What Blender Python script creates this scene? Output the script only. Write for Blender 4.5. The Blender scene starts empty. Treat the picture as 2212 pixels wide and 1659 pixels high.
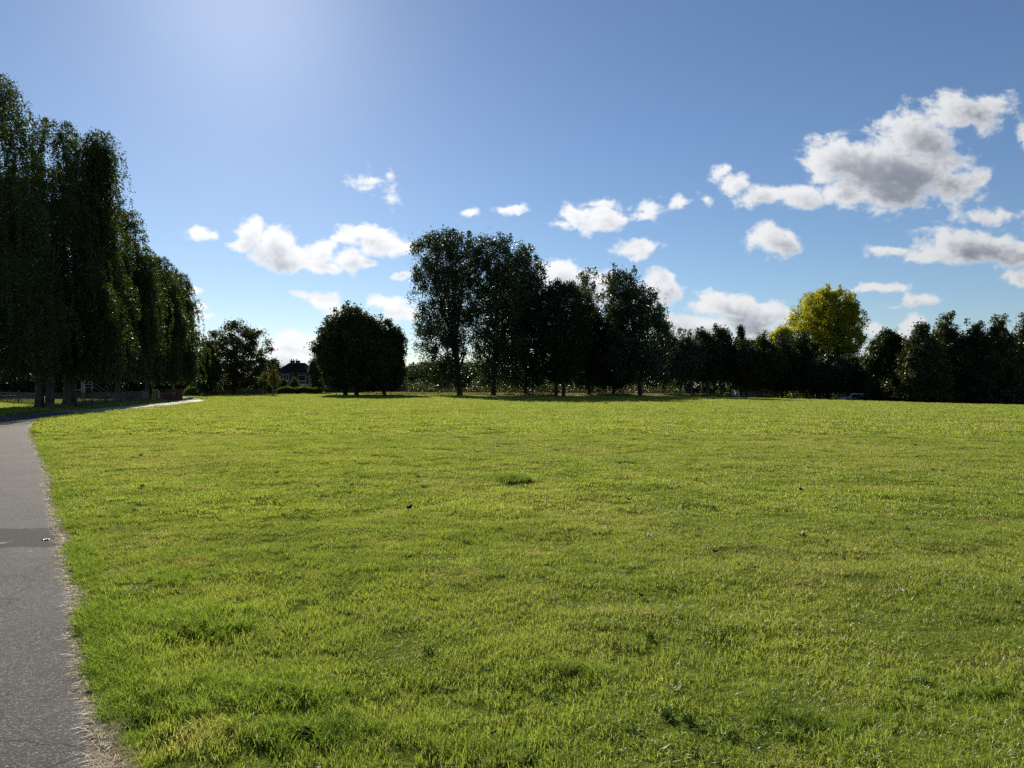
import bpy, math, random
import numpy as np
from mathutils import Vector

sc = bpy.context.scene
col = sc.collection
R = math.radians

# ------------------------------------------------------------------ camera
CAM_H = 1.65
cd = bpy.data.cameras.new('camera')
cd.lens = 25.0
cd.sensor_width = 36.0
cd.clip_start = 0.05
cd.clip_end = 6000
cam = bpy.data.objects.new('camera', cd)
col.objects.link(cam)
cam.location = (0, 0, CAM_H)
cam.rotation_euler = (R(90.24), 0, 0)
sc.camera = cam

# ------------------------------------------------------------------ exposure
sc.view_settings.view_transform = 'Standard'
sc.view_settings.look = 'None'
sc.view_settings.exposure = 1.05
sc.view_settings.gamma = 1.0
cy = sc.cycles
cy.max_bounces = 6
cy.diffuse_bounces = 2
cy.glossy_bounces = 2
cy.transmission_bounces = 4
cy.transparent_max_bounces = 4
cy.use_denoising = False
cy.caustics_reflective = False
cy.caustics_refractive = False

# ------------------------------------------------------------------ sun
SUN_EL, SUN_AZ = R(28.3), R(-21.0)      # azimuth from +Y, negative = to the left
sd = bpy.data.lights.new('sun', 'SUN')
sd.energy = 4.6
sd.angle = R(0.53)
sd.color = (1.0, 0.93, 0.80)
sun = bpy.data.objects.new('sun', sd)
col.objects.link(sun)
sdir = Vector((math.sin(SUN_AZ)*math.cos(SUN_EL), math.cos(SUN_AZ)*math.cos(SUN_EL), math.sin(SUN_EL)))
sun.rotation_euler = sdir.to_track_quat('Z', 'Y').to_euler()

# ------------------------------------------------------------------ world: Nishita sky and broken cumulus
FP = 1536.0      # the clouds are given as slopes x/y and z/y of their direction, times this


class NT:
    """small helper round a node tree"""
    def __init__(self, nt):
        self.nt = nt

    def n(self, kind, **kw):
        nd = self.nt.nodes.new(kind)
        for k, v in kw.items():
            setattr(nd, k, v)
        return nd

    def link(self, a, b):
        self.nt.links.new(a, b)

    def put(self, sock, v):
        if isinstance(v, bpy.types.NodeSocket):
            self.nt.links.new(v, sock)
        else:
            sock.default_value = v

    def math(self, op, a, b=0.0, c=None, clamp=False):
        nd = self.n('ShaderNodeMath', operation=op, use_clamp=clamp)
        self.put(nd.inputs[0], a)
        self.put(nd.inputs[1], b)
        if c is not None:
            self.put(nd.inputs[2], c)
        return nd.outputs[0]

    def vmath(self, op, a, b=(0, 0, 0)):
        nd = self.n('ShaderNodeVectorMath', operation=op)
        self.put(nd.inputs[0], a)
        if op not in ('LENGTH', 'NORMALIZE'):
            self.put(nd.inputs[1], b)
        return nd.outputs['Value'] if op in ('LENGTH', 'DOT_PRODUCT') else nd.outputs[0]

    def noise(self, vec, scale, detail=2.0, rough=0.5, out=0, dist=0.0):
        nd = self.n('ShaderNodeTexNoise')
        if vec is not None:
            self.link(vec, nd.inputs['Vector'])
        nd.inputs['Scale'].default_value = scale
        nd.inputs['Detail'].default_value = detail
        nd.inputs['Roughness'].default_value = rough
        nd.inputs['Distortion'].default_value = dist
        return nd.outputs[out]

    def mapr(self, v, a, b, c=0.0, d=1.0, smooth=False):
        nd = self.n('ShaderNodeMapRange')
        nd.interpolation_type = 'SMOOTHSTEP' if smooth else 'LINEAR'
        self.put(nd.inputs[0], v)
        for i, x in enumerate((a, b, c, d)):
            nd.inputs[1 + i].default_value = x
        return nd.outputs[0]

    def mix(self, f, a, b):
        nd = self.n('ShaderNodeMix', data_type='RGBA')
        self.put(nd.inputs[0], f)
        for s, v in ((nd.inputs[6], a), (nd.inputs[7], b)):
            if isinstance(v, bpy.types.NodeSocket):
                self.link(v, s)
            else:
                s.default_value = (*v[:3], 1.0)
        return nd.outputs[2]


# cloud lobes: x, y, half width, half height, strength
CLOUDS = [
    (1925, 368, 168, 72, 1.35), (1970, 292, 98, 56, 1.2), (1915, 405, 130, 55, 1.3), (2085, 240, 100, 44, .95),
    (2150, 215, 50, 22, .8), (1815, 350, 85, 62, 1.15), (1835, 425, 90, 30, 1.0), (1720, 425, 65, 26, 1.0),
    (1650, 425, 50, 24, .9), (1585, 400, 36, 34, .85), (1560, 365, 22, 14, .6), (2060, 405, 70, 46, .9),
    (2110, 390, 32, 26, .8), (1528, 432, 16, 14, .6),
    (2085, 530, 120, 42, 1.1), (2010, 545, 80, 26, 1.0), (1925, 542, 62, 14, .8), (2190, 545, 70, 36, 1.0),
    (2110, 468, 40, 22, .5), (2190, 465, 50, 14, .5), (2205, 600, 42, 24, 1.0), (2215, 300, 14, 30, .5),
    (1655, 520, 50, 32, 1.1), (1685, 528, 44, 26, 1.0), (1375, 538, 50, 24, 1.05), (1250, 462, 52, 24, .9),
    (1300, 470, 42, 34, .9), (1210, 483, 40, 12, .7), (1300, 440, 50, 14, .7), (1395, 445, 38, 26, .7),
    (1385, 462, 40, 14, .6), (1465, 440, 28, 15, .7), (1100, 453, 36, 11, .7), (1012, 455, 18, 8, .5),
    (806, 386, 30, 18, .5), (836, 378, 20, 22, .42), (820, 402, 44, 24, .25),
    (435, 507, 36, 14, .9), (542, 500, 42, 36, 1.2), (515, 525, 34, 16, .9), (595, 512, 46, 34, 1.25),
    (575, 545, 50, 24, 1.1), (625, 552, 56, 34, 1.25), (690, 548, 34, 30, 1.1), (680, 572, 90, 18, 1.0),
    (750, 562, 46, 24, 1.0), (790, 563, 26, 10, .8), (800, 508, 66, 24, 1.15), (840, 530, 58, 22, 1.0),
    (755, 518, 44, 14, .9), (885, 528, 30, 16, .8),
    (690, 650, 44, 20, 1.05), (725, 665, 46, 16, 1.0), (655, 640, 22, 12, .8), (845, 655, 52, 20, 1.05),
    (880, 680, 44, 20, .8), (418, 632, 26, 12, .9), (437, 662, 14, 7, .8), (430, 683, 26, 9, .8),
    (640, 728, 44, 20, .9), (620, 762, 95, 26, 1.0), (690, 735, 60, 24, .8), (620, 790, 120, 20, .9),
    (560, 775, 60, 30, .7),
    (1205, 590, 62, 36, 1.2), (1275, 605, 60, 36, 1.15), (1150, 620, 80, 26, .9), (870, 590, 20, 10, .8),
    (1420, 632, 58, 38, 1.25), (1375, 660, 50, 30, 1.0), (1570, 655, 72, 32, 1.25), (1640, 675, 66, 28, 1.2),
    (1700, 690, 50, 22, 1.0), (1520, 668, 40, 24, 1.0), (1590, 700, 120, 26, 1.05), (1490, 712, 60, 28, 1.1),
    (1440, 700, 40, 24, .8), (1660, 720, 110, 26, .9), (1500, 745, 130, 22, .9), (1260, 640, 120, 30, .7),
    (1885, 623, 66, 11, .9), (1988, 650, 44, 13, .95), (1925, 655, 20, 7, .5), (1972, 697, 38, 24, 1.05),
    (1888, 710, 26, 16, .85), (1940, 722, 34, 14, .8), (1830, 740, 60, 20, .7),
]

world = bpy.data.worlds.new('World')
sc.world = world
world.use_nodes = True
wt = world.node_tree
wt.nodes.clear()

g = bpy.data.node_groups.new('cloud_field', 'ShaderNodeTree')
g.interface.new_socket('P', in_out='INPUT', socket_type='NodeSocketVector')
g.interface.new_socket('D', in_out='OUTPUT', socket_type='NodeSocketFloat')
G = NT(g)
gi, go = G.n('NodeGroupInput'), G.n('NodeGroupOutput')
p = gi.outputs[0]
w1 = G.vmath('SUBTRACT', G.noise(p, 14, 3, .55, out=1), (.5, .5, .5))
pw = G.vmath('ADD', p, G.vmath('MULTIPLY', w1, (.052, .036, 0)))
acc = None
for (x, y, rx, ry, a) in CLOUDS:
    q = G.vmath('SUBTRACT', pw, ((x - 1106)/FP, (836 - y)/FP, 0))
    q = G.vmath('MULTIPLY', q, (FP/(rx*1.13), FP/(ry*1.13), 0))
    f = G.math('MULTIPLY_ADD', G.vmath('LENGTH', q), -a, a)
    if acc is None:
        acc = f
    else:
        nd = G.n('ShaderNodeMath', operation='SMOOTH_MAX')
        G.link(acc, nd.inputs[0])
        G.link(f, nd.inputs[1])
        nd.inputs[2].default_value = 0.12
        acc = nd.outputs[0]
ps = G.vmath('MULTIPLY', p, (1, 1.25, 0))
nz = G.noise(ps, 26, 9, .60, dist=.25)
d = G.math('MULTIPLY_ADD', G.math('SUBTRACT', nz, .5), 1.9, acc)
bl = G.math('ABSOLUTE', G.math('SUBTRACT', G.noise(ps, 36, 5, .55), .5))
d = G.math('MULTIPLY_ADD', G.math('SUBTRACT', .09, bl), 1.25, d)
G.link(d, go.inputs[0])

W = NT(wt)
tc = W.n('ShaderNodeTexCoord')
sep = W.n('ShaderNodeSeparateXYZ')
W.link(tc.outputs['Generated'], sep.inputs[0])
yy = W.math('MAXIMUM', sep.outputs[1], 0.02)
u = W.math('DIVIDE', sep.outputs[0], yy)
v = W.math('DIVIDE', sep.outputs[2], yy)
cmb = W.n('ShaderNodeCombineXYZ')
W.link(u, cmb.inputs[0])
W.link(v, cmb.inputs[1])


def cloud(vec):
    nd = W.n('ShaderNodeGroup')
    nd.node_tree = g
    W.link(vec, nd.inputs[0])
    return nd.outputs[0]


P = cmb.outputs[0]
d0 = cloud(P)
# optical depth on the way to the sun (the sun stands up and to the left of the clouds)
tosun = W.n('ShaderNodeVectorMath', operation='SUBTRACT')
tosun.inputs[0].default_value = (math.tan(SUN_AZ), math.tan(SUN_EL)/math.cos(SUN_AZ) + .25, 0)
W.link(P, tosun.inputs[1])
dirn = W.vmath('NORMALIZE', tosun.outputs[0])
sc1 = W.n('ShaderNodeVectorMath', operation='SCALE')
W.link(dirn, sc1.inputs[0])
sc1.inputs[3].default_value = .016
d1 = cloud(W.vmath('ADD', P, sc1.outputs[0]))
sc2 = W.n('ShaderNodeVectorMath', operation='SCALE')
W.link(dirn, sc2.inputs[0])
sc2.inputs[3].default_value = .042
d2 = cloud(W.vmath('ADD', P, sc2.outputs[0]))
alpha = W.mapr(d0, -.02, .56, smooth=True)
th = W.math('ADD', W.math('MULTIPLY', W.mapr(d1, .1, 1.4), .70), W.math('MULTIPLY', W.mapr(d2, .0, 1.4), .72))
th = W.math('ADD', th, W.math('MULTIPLY', W.math('SUBTRACT', W.noise(P, 22, 5, .6), .5), .35))
th = W.math('MULTIPLY', th, W.mapr(d0, .15, .9, .25, 1.0))
th = W.math('MAXIMUM', th, 0.0)
shade = W.math('SUBTRACT', 1.0, W.math('EXPONENT', W.math('MULTIPLY', W.math('POWER', th, 1.7), -1.9)))
# forward scattering: cloud edges are brighter towards the sun
sdv = W.vmath('DOT_PRODUCT', tc.outputs['Generated'], tuple(sdir))
fwd = W.mapr(sdv, .55, .98, .0, 1.0, smooth=True)
lit = W.mix(fwd, (.70, .72, .74), (.97, .98, 1.0))
drk = W.mix(fwd, (.15, .18, .235), (.46, .51, .59))
ccol = W.mix(shade, lit, drk)
sky = W.n('ShaderNodeTexSky')
sky.sky_type = 'NISHITA'
sky.sun_disc = False
sky.sun_elevation = SUN_EL
sky.sun_rotation = SUN_AZ
sky.altitude = 50
sky.air_density = 1.0
sky.dust_density = .14
sky.ozone_density = 3.0
bg1 = W.n('ShaderNodeBackground')
gm = W.n('ShaderNodeGamma')
W.link(W.vmath('MULTIPLY', sky.outputs[0], (.1, .1, .1)), gm.inputs[0])
gm.inputs[1].default_value = 1.04
# circumsolar aureole: the bright haze close round the sun
aur = W.math('POWER', W.math('MAXIMUM', W.vmath('DOT_PRODUCT', W.vmath('NORMALIZE', tc.outputs['Generated']), tuple(sdir)), 0.0), 130.0)
aur = W.math('MULTIPLY', aur, 1.3)
ac = W.n('ShaderNodeVectorMath', operation='SCALE')
ac.inputs[0].default_value = (1.0, 1.05, 1.05)
W.link(aur, ac.inputs[3])
W.link(W.vmath('ADD', W.vmath('MULTIPLY', gm.outputs[0], (8.2, 8.6, 9.2)), ac.outputs[0]), bg1.inputs[0])
bg1.inputs[1].default_value = .05
bg2 = W.n('ShaderNodeBackground')
W.link(ccol, bg2.inputs[0])
bg2.inputs[1].default_value = .50
front = W.mapr(sep.outputs[1], .05, .15)
above = W.mapr(sep.outputs[2], -.01, .02)
al = W.math('MULTIPLY', W.math('MULTIPLY', alpha, front), above)
ms = W.n('ShaderNodeMixShader')
W.link(al, ms.inputs[0])
W.link(bg1.outputs[0], ms.inputs[1])
W.link(bg2.outputs[0], ms.inputs[2])
wo = W.n('ShaderNodeOutputWorld')
W.link(ms.outputs[0], wo.inputs[0])


# ------------------------------------------------------------------ numpy mesh helpers
def sstep(a, b, x):
    t = np.clip((np.asarray(x, float) - a)/(b - a), 0, 1)
    return t*t*(3 - 2*t)


def vnoise(x, y, s, seed=0):
    x = np.asarray(x, float)/s + 1000.0
    y = np.asarray(y, float)/s + 1000.0
    xi, yi = np.floor(x).astype(np.int64), np.floor(y).astype(np.int64)
    fx, fy = x - xi, y - yi
    fx, fy = fx*fx*(3 - 2*fx), fy*fy*(3 - 2*fy)

    def h(i, j):
        n = (i*374761393 + j*668265263 + seed*2147483647) & 0xffffffff
        n = ((n ^ (n >> 13))*1274126177) & 0xffffffff
        return ((n ^ (n >> 16)) & 0xffff)/65535.0
    return (h(xi, yi)*(1-fx) + h(xi+1, yi)*fx)*(1-fy) + (h(xi, yi+1)*(1-fx) + h(xi+1, yi+1)*fx)*fy


def mesh_np(name, V, F, mat=None, attrs=None, smooth=False):
    """V (n,3), F (m,k) array or list of such arrays / lists"""
    me = bpy.data.meshes.new(name)
    V = np.asarray(V, dtype=np.float32)
    if isinstance(F, np.ndarray):
        F = [F]
    F = [np.asarray(f, dtype=np.int32) for f in F if len(f)]
    loops = np.concatenate([f.ravel() for f in F])
    sizes = np.concatenate([np.full(len(f), f.shape[1], dtype=np.int32) for f in F])
    starts = np.concatenate([[0], np.cumsum(sizes)[:-1]]).astype(np.int32)
    me.vertices.add(len(V))
    me.vertices.foreach_set('co', V.ravel())
    me.loops.add(len(loops))
    me.loops.foreach_set('vertex_index', loops)
    me.polygons.add(len(sizes))
    me.polygons.foreach_set('loop_start', starts)
    try:
        me.polygons.foreach_set('loop_total', sizes)
    except Exception:
        pass
    me.polygons.foreach_set('use_smooth', np.full(len(sizes), smooth, dtype=bool))
    if attrs:
        for k, a in attrs.items():
            at = me.attributes.new(k, 'FLOAT', 'POINT')
            at.data.foreach_set('value', np.asarray(a, dtype=np.float32))
    me.update(calc_edges=True)
    if mat is not None:
        me.materials.append(mat)
    return me


def link(name, me, parent=None, loc=(0, 0, 0)):
    o = bpy.data.objects.new(name, me)
    col.objects.link(o)
    o.location = loc
    if parent is not None:
        o.parent = parent
    return o


def tag(o, label=None, cat=None, group=None, kind=None):
    if label:
        o['label'] = label
    if cat:
        o['category'] = cat
    if group:
        o['group'] = group
    if kind:
        o['kind'] = kind
    return o


def empty(name, loc, rz=0.0, label=None, cat=None, group=None):
    o = bpy.data.objects.new(name, None)
    col.objects.link(o)
    o.location = loc
    o.rotation_euler = (0, 0, rz)
    o.empty_display_size = .3
    return tag(o, label, cat, group)


class MB:
    """collects boxes, tubes and polygons and links them as one mesh object"""
    def __init__(self):
        self.v, self.f = [], {}
        self.n = 0

    def add(self, V, F):
        V = np.asarray(V, float)
        for f in F:
            self.f.setdefault(len(f), []).append([i + self.n for i in f])
        self.v.append(V)
        self.n += len(V)
        return self

    def box(self, x0, x1, y0, y1, z0, z1, bev=0.0):
        if bev > 0:
            return self.bbox(x0, x1, y0, y1, z0, z1, bev)
        V = [(x0, y0, z0), (x1, y0, z0), (x1, y1, z0), (x0, y1, z0), (x0, y0, z1), (x1, y0, z1), (x1, y1, z1), (x0, y1, z1)]
        F = [(0, 3, 2, 1), (4, 5, 6, 7), (0, 1, 5, 4), (1, 2, 6, 5), (2, 3, 7, 6), (3, 0, 4, 7)]
        return self.add(V, F)

    def bbox(self, x0, x1, y0, y1, z0, z1, b):
        rings = []
        for z, k in ((z0, b), (z0 + b, 0), (z1 - b, 0), (z1, b)):
            a, c, e, g_ = x0 + k, x1 - k, y0 + k, y1 - k
            bb = b*.7
            rings.append([(a + bb, e, z), (c - bb, e, z), (c, e + bb, z), (c, g_ - bb, z), (c - bb, g_, z), (a + bb, g_, z), (a, g_ - bb, z), (a, e + bb, z)])
        return self.loft(rings)

    def loft(self, rings, cap=True):
        V = [p_ for r_ in rings for p_ in r_]
        k = len(rings[0])
        F = []
        for i in range(len(rings) - 1):
            for j in range(k):
                F.append((i*k + j, i*k + (j+1) % k, (i+1)*k + (j+1) % k, (i+1)*k + j))
        if cap:
            F.append(tuple(range(k))[::-1])
            F.append(tuple((len(rings)-1)*k + j for j in range(k)))
        return self.add(V, F)

    def tube(self, pts, rad, n=6, cap=True):
        pts = [Vector([float(c_) for c_ in p_]) for p_ in pts]
        if not hasattr(rad, '__len__'):
            rad = [rad]*len(pts)
        rad = [float(r_) for r_ in rad]
        rings = []
        for i, p_ in enumerate(pts):
            t = (pts[min(i+1, len(pts)-1)] - pts[max(i-1, 0)]).normalized()
            up = Vector((0, 0, 1)) if abs(t.z) < .9 else Vector((1, 0, 0))
            a = t.cross(up).normalized()
            b = t.cross(a).normalized()
            rings.append([tuple(p_ + rad[i]*(math.cos(2*math.pi*j/n)*a - math.sin(2*math.pi*j/n)*b)) for j in range(n)])
        return self.loft(rings, cap)

    def prism(self, poly, y0, y1):
        """poly in x,z extruded along y"""
        k = len(poly)
        V = [(x, y0, z) for x, z in poly] + [(x, y1, z) for x, z in poly]
        F = [tuple(range(k)), tuple(range(k, 2*k))[::-1]]
        F += [(i, i + k, (i+1) % k + k, (i+1) % k) for i in range(k)]
        return self.add(V, F)

    def mesh(self, name, mat, smooth=False):
        me = mesh_np(name, np.concatenate(self.v), [np.array(x) for x in self.f.values()], mat, smooth=smooth)
        return me

    def build(self, name, mat, parent=None, loc=(0, 0, 0), smooth=False):
        return link(name, self.mesh(name, mat, smooth), parent, loc)


# ------------------------------------------------------------------ materials
def new_mat(name):
    m = bpy.data.materials.new(name)
    m.use_nodes = True
    m.node_tree.nodes.clear()
    N = NT(m.node_tree)
    out = N.n('ShaderNodeOutputMaterial')
    return m, N, out


def plain(name, c, rough=.7, metal=0.0, var=.25, scale=6.0, spec=.5, bump=.0, coat=0.0):
    m, N, out = new_mat(name)
    b = N.n('ShaderNodeBsdfPrincipled')
    tcd = N.n('ShaderNodeTexCoord')
    nz_ = N.noise(tcd.outputs['Object'], scale, 5, .6)
    f = N.mapr(nz_, .3, .7)
    N.link(N.mix(f, [x*(1-var) for x in c], [min(1, x*(1+var)) for x in c]), b.inputs['Base Color'])
    b.inputs['Roughness'].default_value = rough
    b.inputs['Metallic'].default_value = metal
    b.inputs['Specular IOR Level'].default_value = spec
    b.inputs['Coat Weight'].default_value = coat
    if bump:
        bp = N.n('ShaderNodeBump')
        bp.inputs['Strength'].default_value = bump
        bp.inputs['Distance'].default_value = .02
        N.link(N.noise(tcd.outputs['Object'], scale*5, 4, .6), bp.inputs['Height'])
        N.link(bp.outputs[0], b.inputs['Normal'])
    N.link(b.outputs[0], out.inputs[0])
    return m


def leafy(name, c1, c2, trans=.35, gloss=.05, tint=(1.25, 1.35, .5), nscale=.35, grough=.5, c3=None):
    m, N, out = new_mat(name)
    at = N.n('ShaderNodeAttribute')
    at.attribute_name = 'rnd'
    tcd = N.n('ShaderNodeTexCoord')
    nz_ = N.mapr(N.noise(tcd.outputs['Object'], nscale, 3, .6), .32, .68)
    f = N.math('ADD', N.math('MULTIPLY', at.outputs['Fac'], .45), N.math('MULTIPLY', nz_, .55), clamp=True)
    c = N.mix(f, c1, c2)
    if c3 is not None:
        c = N.mix(N.mapr(at.outputs['Fac'], .9, .97), c, c3)
    dif = N.n('ShaderNodeBsdfDiffuse')
    N.link(c, dif.inputs[0])
    tr = N.n('ShaderNodeBsdfTranslucent')
    N.link(N.vmath('MULTIPLY', c, tint), tr.inputs[0])
    m1 = N.n('ShaderNodeMixShader')
    m1.inputs[0].default_value = trans
    N.link(dif.outputs[0], m1.inputs[1])
    N.link(tr.outputs[0], m1.inputs[2])
    gl = N.n('ShaderNodeBsdfGlossy')
    gl.inputs['Roughness'].default_value = grough
    gl.inputs[0].default_value = (.9, .95, .9, 1)
    fr = N.n('ShaderNodeFresnel')
    fr.inputs[0].default_value = 1.45
    m2 = N.n('ShaderNodeMixShader')
    N.link(N.math('MULTIPLY', fr.outputs[0], gloss*2.0), m2.inputs[0])
    N.link(m1.outputs[0], m2.inputs[1])
    N.link(gl.outputs[0], m2.inputs[2])
    N.link(m2.outputs[0], out.inputs[0])
    return m


LEAF = {
    'birch': leafy('birch_leaf', (.028, .042, .013), (.062, .082, .022), .36, .05),
    'poplar': leafy('poplar_leaf', (.024, .038, .016), (.052, .072, .028), .25, .10),
    'dark': leafy('dark_leaf', (.018, .028, .011), (.042, .060, .018), .25, .05),
    'maple': leafy('maple_leaf', (.028, .036, .012), (.062, .070, .020), .25, .05),
    'yellow': leafy('yellow_leaf', (.12, .155, .016), (.48, .44, .035), .52, .03, (1.15, 1.15, .4), nscale=.13),
    'field': leafy('field_leaf', (.030, .036, .013), (.072, .078, .028), .28, .05),
    'lime': leafy('lime_leaf', (.045, .075, .014), (.11, .14, .025), .40, .03),
    'grey': leafy('grey_leaf', (.045, .058, .035), (.09, .10, .065), .25, .05),
    'bronze': leafy('bronze_leaf', (.05, .035, .018), (.11, .09, .03), .35, .03),
}
BARK = plain('bark', (.045, .038, .030), .95, var=.45, scale=4, bump=.6, spec=.2)
BIRCHBARK = plain('birch_bark', (.085, .078, .068), .9, var=.75, scale=2.5, bump=.5, spec=.2)
STAKE = plain('stake_wood', (.19, .15, .105), .85, var=.3)

# ------------------------------------------------------------------ terrain
EDGE = [(7.4, -10), (2.78, -3.5), (-1.74, 3.08), (-3.78, 6.12), (-5.75, 8.95), (-10.2, 15.5), (-15.6, 23), (-20.4, 30),
        (-24.0, 36), (-27.2, 42.5), (-28.5, 48), (-28.6, 53.5), (-30.3, 61.8), (-32.6, 71), (-35.0, 80.5), (-39.6, 92), (-49, 107), (-57, 118), (-64, 130), (-71, 142)]
PATH_W = 2.9


def smooth_poly(pts, it=3):
    pts = [np.array(p_, float) for p_ in pts]
    for _ in range(it):
        q = [pts[0]]
        for a, b in zip(pts[:-1], pts[1:]):
            q += [a*.75 + b*.25, a*.25 + b*.75]
        q.append(pts[-1])
        pts = q
    return np.array(pts)


EP = smooth_poly(EDGE, 3)


def edge_sd(x, y):
    """signed distance to the right edge of the path, positive on the lawn side"""
    x, y = np.asarray(x, float), np.asarray(y, float)
    best = np.full(x.shape, 1e9)
    sg = np.ones(x.shape)
    for a, b in zip(EP[:-1], EP[1:]):
        ab = b - a
        L2 = ab @ ab
        t = np.clip(((x - a[0])*ab[0] + (y - a[1])*ab[1])/L2, 0, 1)
        dx, dy = x - a[0] - t*ab[0], y - a[1] - t*ab[1]
        dd = np.hypot(dx, dy)
        cr = ab[0]*dy - ab[1]*dx
        m_ = dd < best
        best = np.where(m_, dd, best)
        sg = np.where(m_, np.where(cr < 0, 1.0, -1.0), sg)
    return best*sg


def base_z(x, y):
    x, y = np.asarray(x, float), np.asarray(y, float)
    z = -1.45*sstep(20, 95, x)*sstep(20, 112, y)
    z = z + .34*sstep(90, 150, y)*sstep(15, -35, x)
    z = z - .35*sstep(120, 127, y)*sstep(38, 48, x)
    z = z - 1.15*sstep(90, 108, y)*sstep(-50, -66, x)
    z = z + .10*(vnoise(x, y, 23, 3) - .5)*sstep(8, 30, y)
    return z


def bz(x, y):
    return float(base_z(np.array([x]), np.array([y]))[0])


def micro(x, y, sdist):
    near = 1 - sstep(30, 60, y)
    m_ = .062*(vnoise(x, y, .62, 5) - .5) + .036*(vnoise(x, y, .27, 6) - .5) + .05*(vnoise(x, y, 2.1, 7) - .5)
    out = np.where(sdist > 0, sstep(.0, .30, sdist), sstep(.0, .30, -sdist - PATH_W))
    return near*m_*out + out*.022 - (1 - out)*.035


def axis(fine0, fine1, step, lo, hi, gr):
    a = list(np.arange(fine0, fine1, step))
    s, x_ = step, a[-1]
    while x_ < hi:
        s *= gr
        x_ += s
        a.append(x_)
    s, x_ = step, a[0]
    pre = []
    while x_ > lo:
        s *= gr
        x_ -= s
        pre.append(x_)
    return np.array(pre[::-1] + a)


gx = axis(-13, 12, .065, -2500, 2500, 1.045)
gy = axis(1.5, 20, .065, -600, 3500, 1.035)
X, Y = np.meshgrid(gx, gy)
xf, yf = X.ravel(), Y.ravel()
sdf = edge_sd(xf, yf)
zf = base_z(xf, yf) + micro(xf, yf, sdf)
nx, ny = len(gx), len(gy)
idx = np.arange(nx*ny).reshape(ny, nx)
quads = np.stack([idx[:-1, :-1], idx[:-1, 1:], idx[1:, 1:], idx[1:, :-1]], -1).reshape(-1, 4)

m, N, out = new_mat('lawn_ground')
geo = N.n('ShaderNodeNewGeometry')
pos = geo.outputs['Position']
at = N.n('ShaderNodeAttribute')
at.attribute_name = 'edge'
big = N.mapr(N.noise(pos, .045, 4, .6), .35, .65)
mid = N.mapr(N.noise(pos, .7, 4, .65), .3, .7)
fine = N.mapr(N.noise(pos, 14, 4, .7), .3, .7)
dry = N.mapr(N.noise(pos, .16, 4, .6), .52, .72)
c = N.mix(big, (.10, .135, .020), (.14, .17, .028))
c = N.mix(N.math('MULTIPLY', mid, .55), c, (.112, .135, .018))
c = N.mix(N.math('MULTIPLY', dry, .45), c, (.135, .125, .030))
c = N.mix(N.math('MULTIPLY', fine, .65), c, (.028, .040, .010))
soil = N.mix(fine, (.20, .16, .105), (.34, .28, .19))
c = N.mix(N.mapr(N.math('ADD', at.outputs['Fac'], N.math('MULTIPLY', mid, .06)), .02, .09), soil, c)
att = N.n('ShaderNodeAttribute')
att.attribute_name = 'far'
verge = N.mix(mid, (.15, .13, .07), (.09, .10, .035))
c = N.mix(att.outputs['Fac'], c, verge)
b = N.n('ShaderNodeBsdfPrincipled')
N.link(c, b.inputs['Base Color'])
b.inputs['Roughness'].default_value = .9
b.inputs['Specular IOR Level'].default_value = .0
bp = N.n('ShaderNodeBump')
bp.inputs['Strength'].default_value = .9
bp.inputs['Distance'].default_value = .05
N.link(N.noise(pos, 9, 5, .7), bp.inputs['Height'])
N.link(bp.outputs[0], b.inputs['Normal'])
N.link(b.outputs[0], out.inputs[0])
GROUND = m
edge_attr = np.where(sdf > 0, sdf, np.maximum(-sdf - PATH_W, 0))
wv = vnoise(xf, yf, 6, 12)*3
far_attr = sstep(131, 134, yf + wv)*(xf > -30)*(xf < 45)
ground = link('ground', mesh_np('ground', np.stack([xf, yf, zf], -1), quads, GROUND, {'edge': edge_attr, 'far': far_attr}, smooth=True))
tag(ground, 'flat mown park ground under the grass, out to the trees', kind='structure')

# ------------------------------------------------------------------ tarmac path
m, N, out = new_mat('tarmac')
geo = N.n('ShaderNodeNewGeometry')
pos = geo.outputs['Position']
vo = N.n('ShaderNodeTexVoronoi')
N.link(pos, vo.inputs['Vector'])
vo.inputs['Scale'].default_value = 135
vcol = N.n('ShaderNodeSeparateColor')
N.link(vo.outputs['Color'], vcol.inputs[0])
stone = N.mapr(vcol.outputs[0], .72, .98)
big = N.mapr(N.noise(pos, .9, 5, .6), .3, .7)
c = N.mix(big, (.052, .050, .047), (.088, .084, .078))
c = N.mix(N.math('MULTIPLY', stone, .6), c, (.30, .29, .27))
c = N.mix(N.mapr(N.noise(pos, 60, 3, .7), .5, .75), c, (.03, .03, .032))
# dark repaired strip across the path with sandy residue
sepp = N.n('ShaderNodeSeparateXYZ')
N.link(pos, sepp.inputs[0])
t_ = N.math('ADD', sepp.outputs[1], N.math('MULTIPLY', sepp.outputs[0], -.06))
t_ = N.math('ADD', t_, N.math('MULTIPLY', N.noise(pos, 2.6, 5, .7), .55))
band = N.math('MULTIPLY', N.mapr(t_, 7.84, 7.92), N.mapr(t_, 8.82, 8.86, 1.0, 0.0))
c = N.mix(N.math('MULTIPLY', band, .85), c, (.016, .016, .018))
sand = N.math('MULTIPLY', N.mapr(N.noise(pos, 2.2, 4, .6), .60, .66), N.math('MULTIPLY', N.mapr(t_, 7.6, 7.8), N.mapr(t_, 8.7, 8.8, 1.0, 0.0)))
c = N.mix(N.math('MULTIPLY', sand, .7), c, (.40, .33, .23))
at = N.n('ShaderNodeAttribute')
at.attribute_name = 'edge'
eg = N.mapr(N.math('ADD', at.outputs['Fac'], N.math('MULTIPLY', N.noise(pos, 7, 4, .7), .16)), .08, .13, 1.0, 0.0)
c = N.mix(N.math('MULTIPLY', eg, .8), c, (.27, .22, .155))
stain = N.mapr(N.noise(pos, .45, 6, .7, dist=.8), .52, .72)
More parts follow.
